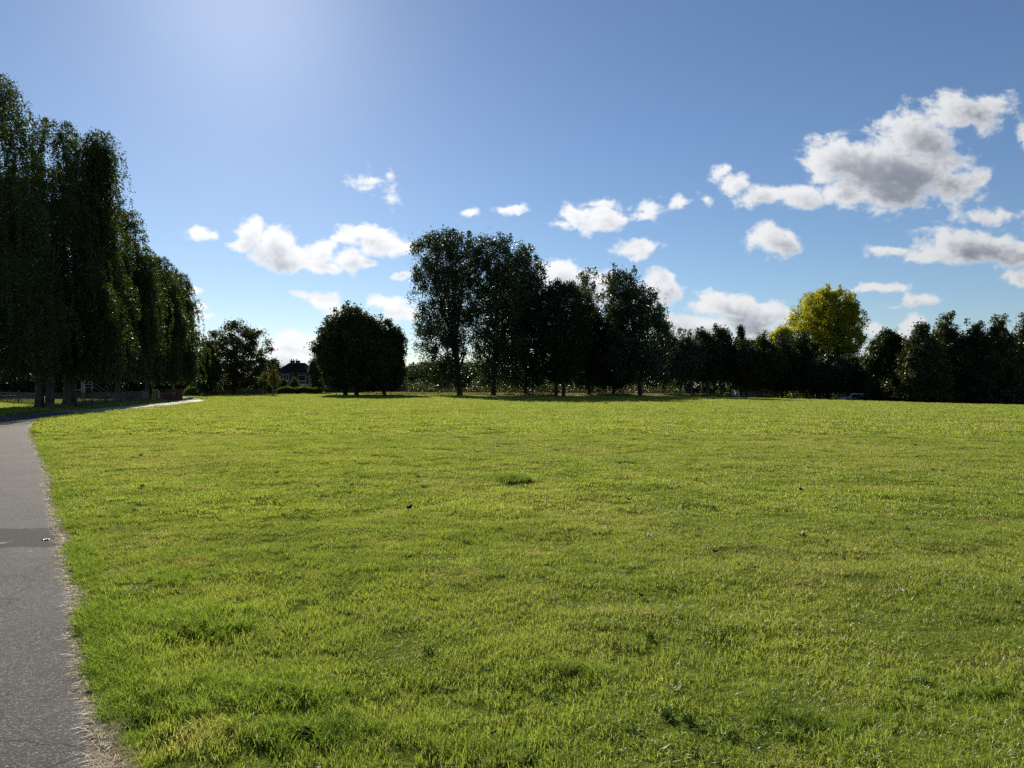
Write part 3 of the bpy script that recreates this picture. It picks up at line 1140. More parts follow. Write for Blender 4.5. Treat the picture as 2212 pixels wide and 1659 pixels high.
# ---- weeping birches on the left
def make_birch(name, label, x, y, H, prof, seed, nstr=1500, leaf=.105, trunk_r=.30, stems=((0, 0),), per=56, group=None):
    rg = np.random.default_rng(seed)
    z0, z1 = prof[0][0], prof[-1][0]
    zs = np.linspace(z0, z1, 200)
    L, Rr = prof_at(prof, zs)
    w = np.maximum(Rr - L, .05)**1.3
    zc = rg.choice(zs, nstr, p=w/w.sum())
    L, Rr = prof_at(prof, zc)
    cx, r = (L + Rr)/2, (Rr - L)/2
    # strands are gathered in curtains hanging from arching boughs
    nb = 62
    zb_ = rg.choice(zs, nb, p=w/w.sum()) + .6
    Lb, Rb = prof_at(prof, zb_)
    tb, rb = rg.uniform(0, 6.28, nb), (Rb - Lb)/2
    qb = rg.uniform(.25, 1, nb)**.5*np.maximum(rb - 1.0, .2)
    bx3 = np.stack([(Lb + Rb)/2 + qb*np.cos(tb), qb*np.sin(tb), zb_], -1)
    wb = rg.integers(0, nb, nstr)
    hv = rg.normal(0, .72, (nstr, 2))*rg.uniform(.7, 1.35, nb)[wb][:, None]
    S = bx3[wb].copy()
    S[:, :2] += hv
    S[:, 2] += .5 - .42*(hv**2).sum(1) + rg.normal(0, .25, nstr)
    S[:, 2] = np.minimum(S[:, 2], z1)
    th = np.arctan2(S[:, 1], S[:, 0] - cx)
    fill = rg.uniform(0, 1, nstr) < .14
    rho = rg.uniform(0, 1, nstr)**.6*.85
    S[fill] = np.stack([cx + r*rho*np.cos(th), r*rho*np.sin(th), zc], -1)[fill]
    ln = rg.uniform(1.2, 4.2, nstr)*np.clip((S[:, 2] - .9)/6, .25, 1)
    leaf *= 1.45
    cnt = rg.poisson(per*1.4*ln/2.2*np.where(S[:, 2] > z0 + .8*(z1 - z0), .75, 1.0))
    ii_ = np.repeat(np.arange(nstr), cnt)
    t = rg.uniform(0, 1, len(ii_))
    o_ = np.stack([np.cos(th), np.sin(th)], -1)[ii_]
    arch = .55*np.sin(np.minimum(t*2.6, 1.57))
    Pn = S[ii_].copy()
    Pn[:, :2] += o_*arch[:, None]
    Pn[:, 2] += .45*np.sin(np.minimum(t*5, 3.14)) - t*ln[ii_]
    Pn += rg.normal(0, 1, Pn.shape)*np.stack([.12 - .05*t, .12 - .05*t, .14 + 0*t], -1)
    # arching tips at the top
    tips = []
    for k in range(46):
        zz_ = z0 + (z1 - z0)*rg.uniform(.62, 1.0)
        L1, R1 = prof_at(prof, zz_)
        a_ = rg.uniform(0, 6.28)
        r_ = (R1 - L1)/2*rg.uniform(.6, .95)
        m_ = 130
        t = rg.uniform(0, 1, m_)
        out_ = 1.3*t
        up = 1.1*np.sin(t*2.3) - 1.3*t*t
        tips.append(np.stack([(L1+R1)/2 + (r_ + out_)*math.cos(a_), (r_ + out_)*math.sin(a_), zz_ + up], -1) + rg.normal(0, .13, (m_, 3)))
    Pn = np.concatenate([Pn] + tips)
    Pn = Pn[Pn[:, 2] > 1.5 + .9*vnoise(Pn[:, 0], Pn[:, 1], .8, seed)]
    t_ = empty(name, (x, y, bz(x, y)), 0, label, 'tree', group)
    C = S[rg.choice(nstr, 60, replace=False)]
    link('trunk', trunk_mesh('trunk', H, trunk_r, prof, C, rg, BIRCHBARK, stems, 26, rise=.6), t_)
    link('crown', crown_mesh('crown', Pn, leaf, LEAF['birch'], rg), t_)
    return t_


BG = 'weeping birches by the playground'
D = 46
x, pr = outline(-70, D, [(800, -290, 70), (700, -330, 110), (600, -330, 112), (500, -320, 100), (400, -300, 90), (330, -260, 78), (260, -220, 55), (200, -170, 30), (158, -110, 5)])
make_birch('birch_tree', 'nearest and tallest weeping birch, cut by the left edge of the photo', x, D, pr[-1][0], pr, 11, 2300, .10, .34, group=BG)
D = 55
x, pr = outline(98, D, [(800, 10, 215), (700, -20, 240), (600, -25, 222), (500, -10, 196), (420, 15, 182), (350, 35, 164), (300, 62, 146), (268, 90, 122)])
make_birch('birch_tree', 'weeping birch with two dark trunks just right of the nearest birch', x, D, pr[-1][0], pr, 12, 2000, .11, .30, ((-.45, -.5), (.35, .6)), group=BG)
D = 61
x, pr = outline(150, D, [(800, 70, 250), (700, 70, 268), (600, 75, 258), (520, 90, 244), (460, 112, 236), (400, 140, 226), (340, 170, 222), (288, 205, 224)])
make_birch('birch_tree', 'weeping birch with a thick straight trunk and a ragged leaning top', x, D, pr[-1][0], pr, 13, 2000, .12, .48, group=BG)
D = 75
x, pr = outline(255, D, [(815, 190, 318), (740, 180, 335), (670, 170, 350), (600, 180, 340), (540, 190, 318), (500, 205, 300), (462, 225, 285)])
make_birch('birch_tree', 'shorter weeping birch in the middle of the row, sunlit at its right edge', x, D, pr[-1][0], pr, 14, 1700, .13, .28, group=BG)
D = 92
x, pr = outline(318, D, [(815, 250, 380), (740, 240, 395), (680, 250, 400), (630, 265, 392), (590, 280, 372), (556, 300, 348)])
make_birch('birch_tree', 'second last weeping birch of the row, behind the iron fence', x, D, pr[-1][0], pr, 15, 1500, .14, .26, group=BG)
D = 107
x, pr = outline(375, D, [(828, 320, 415), (770, 315, 428), (710, 320, 433), (660, 330, 424), (625, 345, 408), (592, 362, 390)])
make_birch('birch_tree', 'last and smallest weeping birch of the row, beside the curving path', x, D, pr[-1][0], pr, 16, 1300, .15, .24, group=BG)

# ---- broadleaf trees left of the tall clump
D = 141
x, pr = outline(505, D, [(838, 470, 560), (815, 440, 590), (785, 430, 594), (750, 436, 592), (725, 452, 578), (705, 472, 548), (695, 492, 528)])
make_tree('broadleaf_tree', 'round open crowned tree left of the brick house, sky showing through it', x, D, pr[-1][0], pr, 'maple', .30, 21, 230, 66, .50, .38, .38, shell=.38, forks=40)
D = 128
x, pr = outline(447, D, [(842, 425, 470), (800, 418, 480), (765, 428, 472), (742, 440, 462)])
make_tree('broadleaf_tree', 'small dull green tree filling the gap beside the last birch', x, D, pr[-1][0], pr, 'maple', .26, 22, 150, 60, .42, .4, .16)
D = 122
x, pr = outline(770, D, [(836, 700, 842), (818, 682, 852), (790, 674, 855), (760, 672, 852), (730, 680, 842), (705, 695, 828), (685, 718, 805), (669, 745, 782)])
make_tree('broadleaf_tree', 'big dense round dark tree standing alone on the lawn edge', x, D, pr[-1][0], pr, 'maple', .30, 23, 820, 75, .42, .40, .36, shell=.35, forks=30, rough=.2, spikes=12, stems=((0, 0), (-1.9, -1.2)))
D = 126
x, pr = outline(830, D, [(838, 790, 868), (810, 788, 880), (770, 790, 884), (735, 800, 878), (710, 815, 860), (694, 828, 845)])
make_tree('broadleaf_tree', 'smaller dark tree touching the right side of the round tree', x, D, pr[-1][0], pr, 'maple', .30, 24, 400, 70, .42, .38, .26, shell=.38, rough=.3, spikes=12)
D = 150
x, pr = outline(683, D, [(840, 668, 702), (810, 664, 706), (785, 668, 700), (768, 678, 692)])
make_tree('broadleaf_tree', 'slim grey green tree between the brick house and the round tree', x, D, pr[-1][0], pr, 'grey', .28, 25, 130, 60, .42, .4, .14)
D = 150
x, pr = outline(582, D, [(840, 560, 606), (815, 556, 606), (800, 560, 600), (790, 570, 590)])
make_tree('broadleaf_tree', 'low dark tree in front of the left end of the brick house', x, D, pr[-1][0], pr, 'dark', .26, 26, 130, 60, .4, .35, .14)
D = 205
x, pr = outline(596, D, [(840, 570, 610), (800, 570, 612), (782, 580, 604), (776, 588, 598)])
make_tree('broadleaf_tree', 'small tree top peeping over the left end of the house roof', x, D, pr[-1][0], pr, 'grey', .32, 27, 100, 50, .5, .45, .16)

# ---- the tall poplar clump
D = 127
PG = 'tall poplars in the middle of the photo'
x, pr = outline(993, D, [(830, 905, 1010), (800, 892, 1020), (760, 892, 1015), (700, 885, 1030), (640, 893, 1040), (590, 884, 1045), (560, 888, 1055), (530, 896, 1050), (518, 900, 1025), (505, 908, 985)])
make_tree('poplar_tree', 'tallest poplar, at the left of the clump, with sky showing between its limbs', x, D, pr[-1][0], pr, 'poplar', .27, 31, 620, 62, .46, .55, .46, shell=.5, forks=60, rise=.45, spikes=46, rough=.3, group=PG)
D = 128
x, pr = outline(1066, D, [(830, 1020, 1130), (790, 1010, 1150), (740, 1005, 1160), (680, 1000, 1160), (620, 998, 1165), (575, 1000, 1158), (545, 1008, 1145), (530, 1020, 1125), (519, 1035, 1105)])
make_tree('poplar_tree', 'second tall poplar, with a flat ragged top and a dark bare trunk', x, D, pr[-1][0], pr, 'poplar', .27, 32, 700, 66, .46, .55, .42, shell=.5, forks=50, rise=.45, spikes=42, rough=.28, group=PG)
D = 134
x, pr = outline(1135, D, [(835, 1090, 1182), (760, 1080, 1192), (690, 1080, 1192), (620, 1080, 1188), (580, 1088, 1180), (550, 1100, 1166), (534, 1115, 1145)])
make_tree('poplar_tree', 'poplar sloping down behind the right side of the second one', x, D, pr[-1][0], pr, 'poplar', .28, 33, 480, 66, .46, .55, .30, shell=.5, forks=30, spikes=22, group=PG)
D = 126
x, pr = outline(1208, D, [(820, 1160, 1260), (770, 1145, 1280), (710, 1140, 1290), (660, 1145, 1288), (630, 1160, 1270), (608, 1185, 1235)])
make_tree('broadleaf_tree', 'rounder forked tree on two trunks in the middle of the tall clump', x, D, pr[-1][0], pr, 'dark', .26, 34, 620, 62, .46, .40, .30, shell=.5, forks=34, stems=((-.55, -.6), (.75, .9)), group=PG)
D = 140
x, pr = outline(1265, D, [(830, 1235, 1298), (740, 1232, 1298), (660, 1234, 1296), (630, 1236, 1294), (600, 1242, 1288), (590, 1250, 1280)])
make_tree('poplar_tree', 'spiky thin topped poplar showing above the forked tree', x, D, pr[-1][0], pr, 'grey', .28, 35, 170, 42, .30, .9, .22, shell=.6, forks=46, rise=.6, spikes=40, rough=.4, group=PG)
D = 132
x, pr = outline(1272, D, [(830, 1230, 1310), (790, 1225, 1320), (740, 1228, 1318), (690, 1240, 1305), (660, 1255, 1290)])
make_tree('broadleaf_tree', 'lower dark tree on a short thick trunk right of the forked tree', x, D, pr[-1][0], pr, 'dark', .27, 36, 330, 62, .46, .42, .34, group=PG)
D = 127
x, pr = outline(1383, D, [(820, 1335, 1430), (800, 1310, 1452), (750, 1300, 1458), (710, 1296, 1452), (670, 1292, 1435), (640, 1298, 1415), (610, 1302, 1390), (586, 1320, 1365)])
make_tree('poplar_tree', 'poplar at the right of the clump, peaking left of its trunk', x, D, pr[-1][0], pr, 'poplar', .27, 37, 660, 62, .46, .5, .36, shell=.5, forks=50, spikes=36, rough=.3, group=PG)
D = 133
x, pr = outline(1326, D, [(835, 1290, 1360), (780, 1288, 1362), (720, 1290, 1358), (670, 1300, 1350)])
make_tree('broadleaf_tree', 'slim dark trunked tree tucked in left of the right poplar', x, D, pr[-1][0], pr, 'dark', .27, 38, 260, 60, .46, .45, .26, group=PG)
D = 136
x, pr = outline(1432, D, [(822, 1400, 1462), (780, 1392, 1466), (730, 1398, 1462), (700, 1412, 1452)])
make_tree('broadleaf_tree', 'pale leafy tree at the low right end of the tall clump', x, D, pr[-1][0], pr, 'grey', .28, 39, 240, 58, .46, .45, .20)

# ---- row on the right
RG = 'dark trees in the row right of the tall clump'
rg_ = random.Random(5)
D = 139
rows = [(1480, 727, 40, 'grey', 'pale feathery tree between the tall clump and the dark row'),
        (1518, 716, 38, 'dark', 'first tree of the dark row, with a bushy twin top'),
        (1556, 712, 40, 'dark', 'second tree of the dark row, slightly taller than the first'),
        (1645, 730, 42, 'maple', 'third tree of the dark row, right of the pointed conifer'),
        (1690, 736, 40, 'dark', 'fourth tree of the dark row, in front of the yellow lobe'),
        (1735, 722, 46, 'dark', 'fifth tree of the dark row, below the left side of the yellow tree'),
        (1790, 765, 44, 'dark', 'low dark tree in front of the yellow tree'),
        (1835, 770, 46, 'dark', 'low black tree right of the yellow tree, above the cars')]
for i_, (px, py, hw, kd, lb) in enumerate(rows):
    D_ = D + (i_ % 3)*3 - (i_ > 5)*2
    x = X_(px, D_)
    H = H_(py, D_, x)
    k = D_/FP
    make_tree('row_tree', lb, x, D_, H, oval(H, 3.2 if i_ < 4 else 2.3, hw*k*1.2, pw=.8), kd, .28, 50 + i_, 360, 62, .44, .40, .20, shell=.42, spikes=10, group=RG if i_ else None)
D = 150
x, pr = outline(1600, D, [(835, 1578, 1622), (790, 1580, 1620), (750, 1586, 1614), (725, 1592, 1609), (703, 1599, 1602)])
make_tree('conifer_tree', 'pointed dark conifer rising behind the dark row', x, D, pr[-1][0], pr, 'dark', .28, 61, 260, 60, .34, .25, .22)
D = 148
x, pr = outline(1612, D, [(838, 1570, 1665), (790, 1565, 1668), (755, 1572, 1660), (735, 1585, 1640)])
make_tree('row_tree', 'broad dark tree filling the row under the pointed conifer', x, D, pr[-1][0], pr, 'dark', .28, 62, 330, 60, .45, .4, .22)
D = 156
x, pr = outline(1785, D, [(825, 1730, 1850), (790, 1722, 1862), (750, 1712, 1866), (710, 1706, 1868), (680, 1708, 1864), (655, 1722, 1852), (640, 1740, 1835), (628, 1762, 1812)])
make_tree('yellow_tree', 'tall golden yellow leaved tree standing out behind the dark row', x, D, pr[-1][0], pr, 'yellow', .31, 63, 640, 70, .50, .42, .40, shell=.42, spikes=26, forks=40)
D = 152
x, pr = outline(1690, D, [(800, 1665, 1715), (750, 1660, 1722), (725, 1664, 1716), (706, 1675, 1702)])
make_tree('yellow_tree', 'small yellow green tree top left of the tall golden tree', x, D, pr[-1][0], pr, 'yellow', .30, 64, 150, 60, .46, .4, .16)
D = 128
x, pr = outline(1915, D, [(868, 1880, 1965), (820, 1868, 1972), (780, 1866, 1972), (750, 1874, 1964), (730, 1890, 1948), (714, 1908, 1928)])
make_tree('evergreen_tree', 'black dense evergreen right of the gap beside the yellow tree', x, D, pr[-1][0], pr, 'dark', .27, 65, 560, 66, .40, .34, .26, shell=.36)
D = 126
RR = 'broad trees at the right end of the field'
rr = [(1990, 704, 46, 121, 'first broad tree right of the black evergreen, its left side sunlit'),
      (2045, 682, 50, 125, 'second broad tree right of the evergreen, with small upright tips'),
      (2105, 702, 48, 122, 'third broad tree right of the evergreen, slightly lower and browner'),
      (2160, 693, 50, 120, 'fourth broad tree right of the evergreen, near the right edge'),
      (2222, 690, 56, 122, 'broad tree cut by the right edge of the photo'),
      (2290, 680, 60, 124, 'broad tree just outside the right edge')]
for i_, (px, py, hw, D_, lb) in enumerate(rr[:5]):
    x = X_(px, D_)
    H = H_(py, D_, x)
    k = D_/FP
    make_tree('field_tree', lb, x, D_, H, oval(H, .5, hw*k*1.25, bot=1.3, pw=.9), ('field', 'dark')[i_ % 3 == 2], .26, 70 + i_, 620, 66, .40, .36, .26,
              shell=.42, rough=.5, spikes=22, group=RR)

# ---- woodland mass behind everything (nobody could count it)
rg = np.random.default_rng(90)
segs = [(-150, 150, 8.5, 150), (-130, 128, 7.5, 150)]
Cs = []


def wood(px0, px1, D_, py, n_, base=.0, dep=3.0):
    px = rg.uniform(px0, px1, n_)
    dd = D_ + rg.normal(0, dep, n_)
    x = (px - 1106)/FP*dd
    top = CAM_H + (836 - py)/FP*D_
    top = top*(.78 + .4*vnoise(x, x*0, 5.5, 91))
    z = base + (top - base)*rg.uniform(0, 1, n_)**.85
    Cs.append(np.stack([x, dd, z + base_z(x, dd)], -1))


wood(-420, 430, 150, 772, 5200)
wood(420, 600, 205, 806, 600)
wood(660, 905, 196, 806, 900)
wood(880, 1480, 178, 790, 4200)
wood(1440, 1960, 172, 764, 2600)
wood(1930, 2400, 146, 742, 3200)
C = np.concatenate(Cs)
idx_ = np.repeat(np.arange(len(C)), 34)
Pn = C[idx_] + rg.normal(0, .55, (len(idx_), 3))
wd = link('woodland', crown_mesh('woodland', Pn, .42, LEAF['dark'], rg))
tag(wd, 'continuous dark leafy mass of trees closing the view behind the park', 'woodland', kind='stuff')

# ---- undergrowth below the tall clump
Cs = []
n_ = 900
px = rg.uniform(880, 1480, n_)
dd = rg.uniform(136, 146, n_)
x = (px - 1106)/FP*dd
hh = .5 + 2.6*vnoise(x, dd, 3.5, 95)**1.6
z = hh*rg.uniform(0, 1, n_)
C = np.stack([x, dd, z + base_z(x, dd)], -1)
idx_ = np.repeat(np.arange(n_), 45)
Pn = C[idx_] + rg.normal(0, .38, (len(idx_), 3))
Pn = Pn[Pn[:, 2] > -.1]
ug = link('undergrowth', crown_mesh('undergrowth', Pn, .24, LEAF['maple'], rg))
tag(ug, 'tangled sunlit green undergrowth below the tall poplars', 'undergrowth', kind='stuff')


# ------------------------------------------------------------------ shrubs and hedge
def shrub(name, label, x, y, prof, kind, leaf, seed, n_=110, per=70, sig=.16, cat='shrub', depth=1.0):
    rg = np.random.default_rng(seed)
    C, Pn = crown_points(prof, rg, n_, per, sig, sig*1.2, .4, depth, .15)
    Pn = Pn[Pn[:, 2] > .02]
    t_ = empty(name, (x, y, bz(x, y)), 0, label, cat)
    mb = MB()
    for i_ in range(7):
        a = rg.uniform(0, 6.28)
        c_ = C[rg.integers(len(C))]
        mb.tube([(.12*math.cos(a), .12*math.sin(a), -.05), tuple(c_*np.array([.5, .5, .55])), tuple(c_)], [.035, .025, .01], 5)
    mb.build('stems', BARK, t_)
    link('foliage', crown_mesh('foliage', Pn, leaf, LEAF[kind], rg), t_)
    return t_


D = 131
k = D/FP
x = X_(415, D)
shrub('bush', 'rounded yellow green bush at the end of the path, right of the brown boards', x, D,
      [(.1, -17*k, 17*k), (.9, -19*k, 19*k), (1.6, -15*k, 15*k), (2.0, -9*k, 9*k)], 'lime', .15, 101, 150, 70, .17)
D = 152
k = D/FP
shrub('conical_shrub', 'grey green conical shrub in front of the brick house', X_(637, D), D,
      [(.1, -18*k, 17*k), (1.2, -16*k, 15*k), (2.4, -10*k, 9*k), (3.3, -3*k, 3*k)], 'grey', .16, 102, 170, 70, .18)
shrub('bush', 'small pale bush right of the conical shrub', X_(663, D), D - 3,
      [(.1, -9*k, 9*k), (1.0, -8*k, 8*k), (1.5, -3*k, 3*k)], 'lime', .15, 103, 60, 60, .17)
shrub('bush', 'dark rounded bush left of the conical shrub', X_(606, D), D + 2,
      [(.1, -12*k, 9*k), (1.8, -12*k, 9*k), (2.8, -5*k, 4*k)], 'dark', .18, 104, 140, 60, .2)
# clipped hedge
rg = np.random.default_rng(105)
D = 139
hx0, hx1 = X_(600, D), X_(694, D)
t_ = empty('hedge', ((hx0 + hx1)/2, D, bz((hx0+hx1)/2, D)), 0, 'long low yellow green hedge in front of the brick house', 'hedge')
hl = (hx1 - hx0)/2
n_ = 620
hxp = rg.uniform(-hl, hl, n_)
C = np.stack([hxp, rg.uniform(-.55, .55, n_), rg.uniform(0, 1, n_)**.6*(1.15 + .14*np.sin(hxp*1.7))*(1 - .25*np.abs(hxp/hl)**6)], -1)
idx_ = np.repeat(np.arange(n_), 55)
Pn = C[idx_] + rg.normal(0, 1, (len(idx_), 3))*np.array([.13, .13, .15])
link('foliage', crown_mesh('foliage', Pn[Pn[:, 2] > .02], .13, LEAF['lime'], rg), t_)
mb = MB()
for k_ in range(16):
    xx = -hl + .2 + k_*(2*hl - .4)/15
    mb.tube([(xx, 0, -.05), (xx + .05, .05, .5), (xx - .05, 0, .95)], [.03, .02, .01], 5)
mb.build('stems', BARK, t_)


# ---- young staked trees
def sapling(x, y, H, r, kind, label, seed, glabel, thin=False):
    rg = np.random.default_rng(seed)
    pr_ = oval(H, H*.38, r, bot=.6)
    C, Pn = crown_points(pr_, rg, 60 if not thin else 26, 55, .17, .2, .5, 1, .3)
    t_ = empty('young_tree', (x, y, bz(x, y)), 0, label, 'young tree')
    mb = MB()
    mb.tube([(0, 0, -.05), (.02, 0, H*.4), (-.03, .02, H*.9)], [.045, .035, .01], 6)
    for c_ in C[:12]:
        limb(mb, (0, 0, min(H*.42, c_[2]*.7)), c_, .018, .006, rg, n=2, sides=4)
    mb.build('trunk', BARK, t_)
    link('crown', crown_mesh('crown', Pn, .15, LEAF[kind], rg), t_)
    gd = empty('tree_guard', (x, y, bz(x, y)), 0, glabel, 'tree guard')
    hgt = 1.75
    for k_ in range(3):
        a = 2.1*k_ + .5
        mb = MB()
        px_, py_ = .42*math.cos(a), .42*math.sin(a)
        mb.tube([(px_, py_, -.1), (px_, py_, hgt)], [.045, .045], 7)
        mb.build('stake', STAKE, gd)
    for k_ in range(3):
        a, b_ = 2.1*k_ + .5, 2.1*(k_+1) + .5
        for zz_ in (hgt - .12, hgt - .7):
            mb = MB()
            mb.tube([(.44*math.cos(a), .44*math.sin(a), zz_), (.44*math.cos(b_), .44*math.sin(b_), zz_)], .022, 5)
            mb.build('rail', STAKE, gd)
    return t_


sapling(X_(571, 124), 124, 4.3, 1.15, 'lime', 'yellow green young tree, left one of the pair before the house', 111, 'wooden stake guard round the yellow green young tree')
sapling(X_(592, 119), 119, 4.4, 1.25, 'bronze', 'bronze leaved young tree, right one of the pair before the house', 112, 'wooden stake guard round the bronze young tree')
for i_, (px, D_, H, lb, gb) in enumerate((
        (1434, 131, 3.0, 'thin young tree nearest to the tall clump', 'wooden stake guard nearest to the tall clump'),
        (1470, 130, 3.6, 'leafy young tree, second to the right of the tall clump', 'second wooden stake guard right of the tall clump'),
        (1492, 132, 2.9, 'thin young tree, third to the right of the tall clump', 'third wooden stake guard right of the tall clump'),
        (1528, 131, 2.9, 'thin young tree, fourth to the right, before the dark row', 'fourth wooden stake guard right of the tall clump'))):
    sapling(X_(px, D_), D_, H, .55, 'lime' if i_ == 1 else 'grey', lb, 120 + i_, gb, True)

# ------------------------------------------------------------------ houses
BRICK = plain('brick_wall', (.075, .055, .045), .9, var=.3, scale=8, bump=.3)
RENDER = plain('render_wall', (.26, .22, .18), .9, var=.15, scale=3)
ROOF = plain('roof_tile', (.030, .024, .024), .95, var=.35, scale=6, bump=.4, spec=.0)
WHITE = plain('white_paint', (.72, .72, .70), .5, var=.06)
GLASS = plain('window_glass', (.02, .025, .03), .08, var=.2, spec=.8)
DOOR = plain('door_paint', (.05, .07, .06), .5, var=.1)


def window(parent, x, z, w, h, y, div=2, transom=True):
    mb = MB()
    t = .07
    mb.box(x - w/2, x - w/2 + t, y - .06, y + .02, z, z + h)
    mb.box(x + w/2 - t, x + w/2, y - .06, y + .02, z, z + h)
    mb.box(x - w/2 + t, x + w/2 - t, y - .06, y + .02, z, z + t)
    mb.box(x - w/2 + t, x + w/2 - t, y - .06, y + .02, z + h - t, z + h)
    for k_ in range(1, div):
        xx = x - w/2 + w*k_/div
        mb.box(xx - t/2, xx + t/2, y - .055, y + .02, z + t, z + h - t)
    fr_ = mb.build('window', WHITE, parent)
    mb = MB()
    mb.box(x - w/2 + t, x + w/2 - t, y - .02, y + .015, z + t, z + h - t)
    mb.build('pane', GLASS, fr_)
    mb = MB()
    mb.box(x - w/2 - .08, x + w/2 + .08, y - .12, y + .02, z - .09, z - .003)
    mb.build('sill', WHITE, fr_)


def hip_roof(mb, x0, x1, y0, y1, z, h, ov=.4):
    x0, x1, y0, y1 = x0 - ov, x1 + ov, y0 - ov, y1 + ov
    d_ = (y1 - y0)/2
    ym = (y0 + y1)/2
    V = [(x0, y0, z), (x1, y0, z), (x1, y1, z), (x0, y1, z), (x0 + d_, ym, z + h), (x1 - d_, ym, z + h)]
    F = [(0, 1, 5, 4), (1, 2, 5), (2, 3, 4, 5), (3, 0, 4), (0, 3, 2, 1)]
    mb.add(V, F)


def stack(parent, x, y, z, pots):
    mb = MB()
    mb.box(x - .5, x + .5, y - .35, y + .35, z - 1.2, z + .75)
    mb.box(x - .58, x + .58, y - .43, y + .43, z + .75, z + .9)
    for k_ in range(pots):
        xx = x - .3 + .6*k_/max(1, pots - 1)
        mb.tube([(xx, y, z + .9), (xx, y, z + 1.35)], [.14, .11], 8)
    mb.build('chimney', BRICK, parent)


D = 184
hx = X_(637, D)
ho = empty('brick_house', (hx, D, bz(hx, D)), R(-4), 'dark brick two storey house with hipped roof and chimneys, between the trees', 'house')
mb = MB()
mb.box(-5.4, 4.4, 0, 5.6, -.2, 5.3)
mb.box(-4.6, 0.2, -1.2, 0, -.2, 5.25)
mb.build('wall', BRICK, ho)
mb = MB()
hip_roof(mb, -5.4, 4.4, 0, 5.6, 5.3, 2.75)
V = [(-5.0, -1.6, 5.27), (.6, -1.6, 5.27), (.6, 2.6, 5.27), (-5.0, 2.6, 5.27), (-2.2, .9, 7.0), (-2.2, 2.6, 7.0)]
mb.add(V, [(0, 1, 4), (1, 2, 5, 4), (3, 0, 4, 5), (2, 3, 5)])
rf = mb.build('roof', ROOF, ho)
mb = MB()
mb.box(-5.8, 4.8, -.52, -.42, 5.12, 5.29)
mb.box(-5.05, .65, -1.74, -1.62, 5.08, 5.26)
mb.build('gutter', plain('gutter', (.10, .09, .085), .5), rf)
stack(rf, -1.7, 2.8, 7.75, 2)
stack(rf, -.35, 3.0, 7.75, 1)
window(ho, -2.2, 3.35, 2.1, 1.5, -1.2, 3)
window(ho, 1.9, 3.25, 1.9, 1.5, 0, 1)
window(ho, -4.98, 3.35, .6, 1.4, 0, 1)
window(ho, -2.2, .9, 2.3, 1.4, -1.2, 3)
window(ho, 2.4, .9, 2.0, 1.3, 0, 2)

D = 190
hx = X_(915, D)
ho = empty('brick_house', (hx, D, bz(hx, D)), 0, 'pale house half hidden between the round tree and the tallest poplar', 'house')
mb = MB()
mb.box(-7, 8, 0, 8, -.2, 4.9)
mb.build('wall', RENDER, ho)
mb = MB()
hip_roof(mb, -7, 8, 0, 8, 4.9, 2.4)
rf = mb.build('roof', ROOF, ho)
stack(rf, 1, 4, 7.0, 2)
for xx in (-5, -1.2, 2.0, 5.6):
    window(ho, xx, 3.0, 1.4, 1.2, 0, 2)
for xx in (-5, 2.2, 5.6):
    window(ho, xx, .8, 1.5, 1.2, 0, 2)
mb = MB()
mb.box(-1.7, -.7, -.06, .04, 0, 2.1)
dr = mb.build('door', DOOR, ho)
mb = MB()
mb.box(-.85, -.8, -.10, -.06, 1.0, 1.15)
mb.build('handle', WHITE, dr)

# white garden railing by the house
D = 163
gx0 = X_(664, D)
gr = empty('garden_railing', (gx0, D, bz(gx0, D)), 0, 'white horizontal railing beside the conical shrub', 'railing')
for k_ in range(2):
    mb = MB()
    mb.box(-1.3 + 2.5*k_, -1.2 + 2.5*k_, -.05, .05, -.1, 2.1)
    mb.build('post', WHITE, gr)
mb = MB()
for zz_ in (.5, .95, 1.4, 1.85):
    mb.box(-1.2, 1.2, -.03, .03, zz_, zz_ + .11)
mb.build('rails', WHITE, gr)

# white garage seen under the dark row
D = 152
gx0 = X_(1635, D)
gr = empty('garage', (gx0, D, bz(gx0, D)), 0, 'low pale garage seen under the trees of the dark row', 'garage')
mb = MB()
mb.box(-3.6, 3.6, 0, 6, -.5, 2.35)
mb.build('wall', plain('garage_wall', (.22, .22, .22), .8), gr)
mb = MB()
mb.box(-3.8, 3.8, -.2, 6.2, 2.35, 2.55)
mb.build('roof', ROOF, gr)
mb = MB()
for k_ in range(8):
    mb.box(-2.9, -.4, -.05, .02, .02 + k_*.25, .25 + k_*.25)
mb.build('door', plain('garage_door', (.30, .31, .32), .5), gr)
window(gr, 1.6, 1.0, 1.6, .9, 0, 2)
mb = MB()
# board fences behind the trees
def board_fence(label, x0, x1, y, h, mat, name='board_fence', n_=None, pw=.12):
    n_ = n_ or max(2, int(abs(x1 - x0)/2.4))
    f_ = empty(name, ((x0+x1)/2, y, bz((x0+x1)/2, y)), 0, label, 'fence')
    hw = (x1 - x0)/2
    st = 2*hw/n_
    rg2 = random.Random(int(x0*10))
    for k_ in range(n_ + 1):
        mb = MB()
        xx = -hw + k_*st
        mb.box(xx - pw/2, xx + pw/2, -.08, .08, -.3, h + .08)
        mb.build('post', mat, f_)
    for k_ in range(n_):
        mb = MB()
        xx = -hw + k_*st + pw/2 + .002
        bw = (st - pw - .004)/14
        for j in range(14):
            dz = rg2.uniform(-.02, .02)
            mb.box(xx + j*bw, xx + (j+1)*bw - .012, -.02 + rg2.uniform(-.006, .006), .02, -.2, h - .05 + dz)
        mb.box(xx, xx + bw*14, .021, .06, h*.25, h*.25 + .09)
        mb.box(xx, xx + bw*14, .021, .06, h*.8, h*.8 + .09)
        mb.build('board_panel', mat, f_)
    return f_


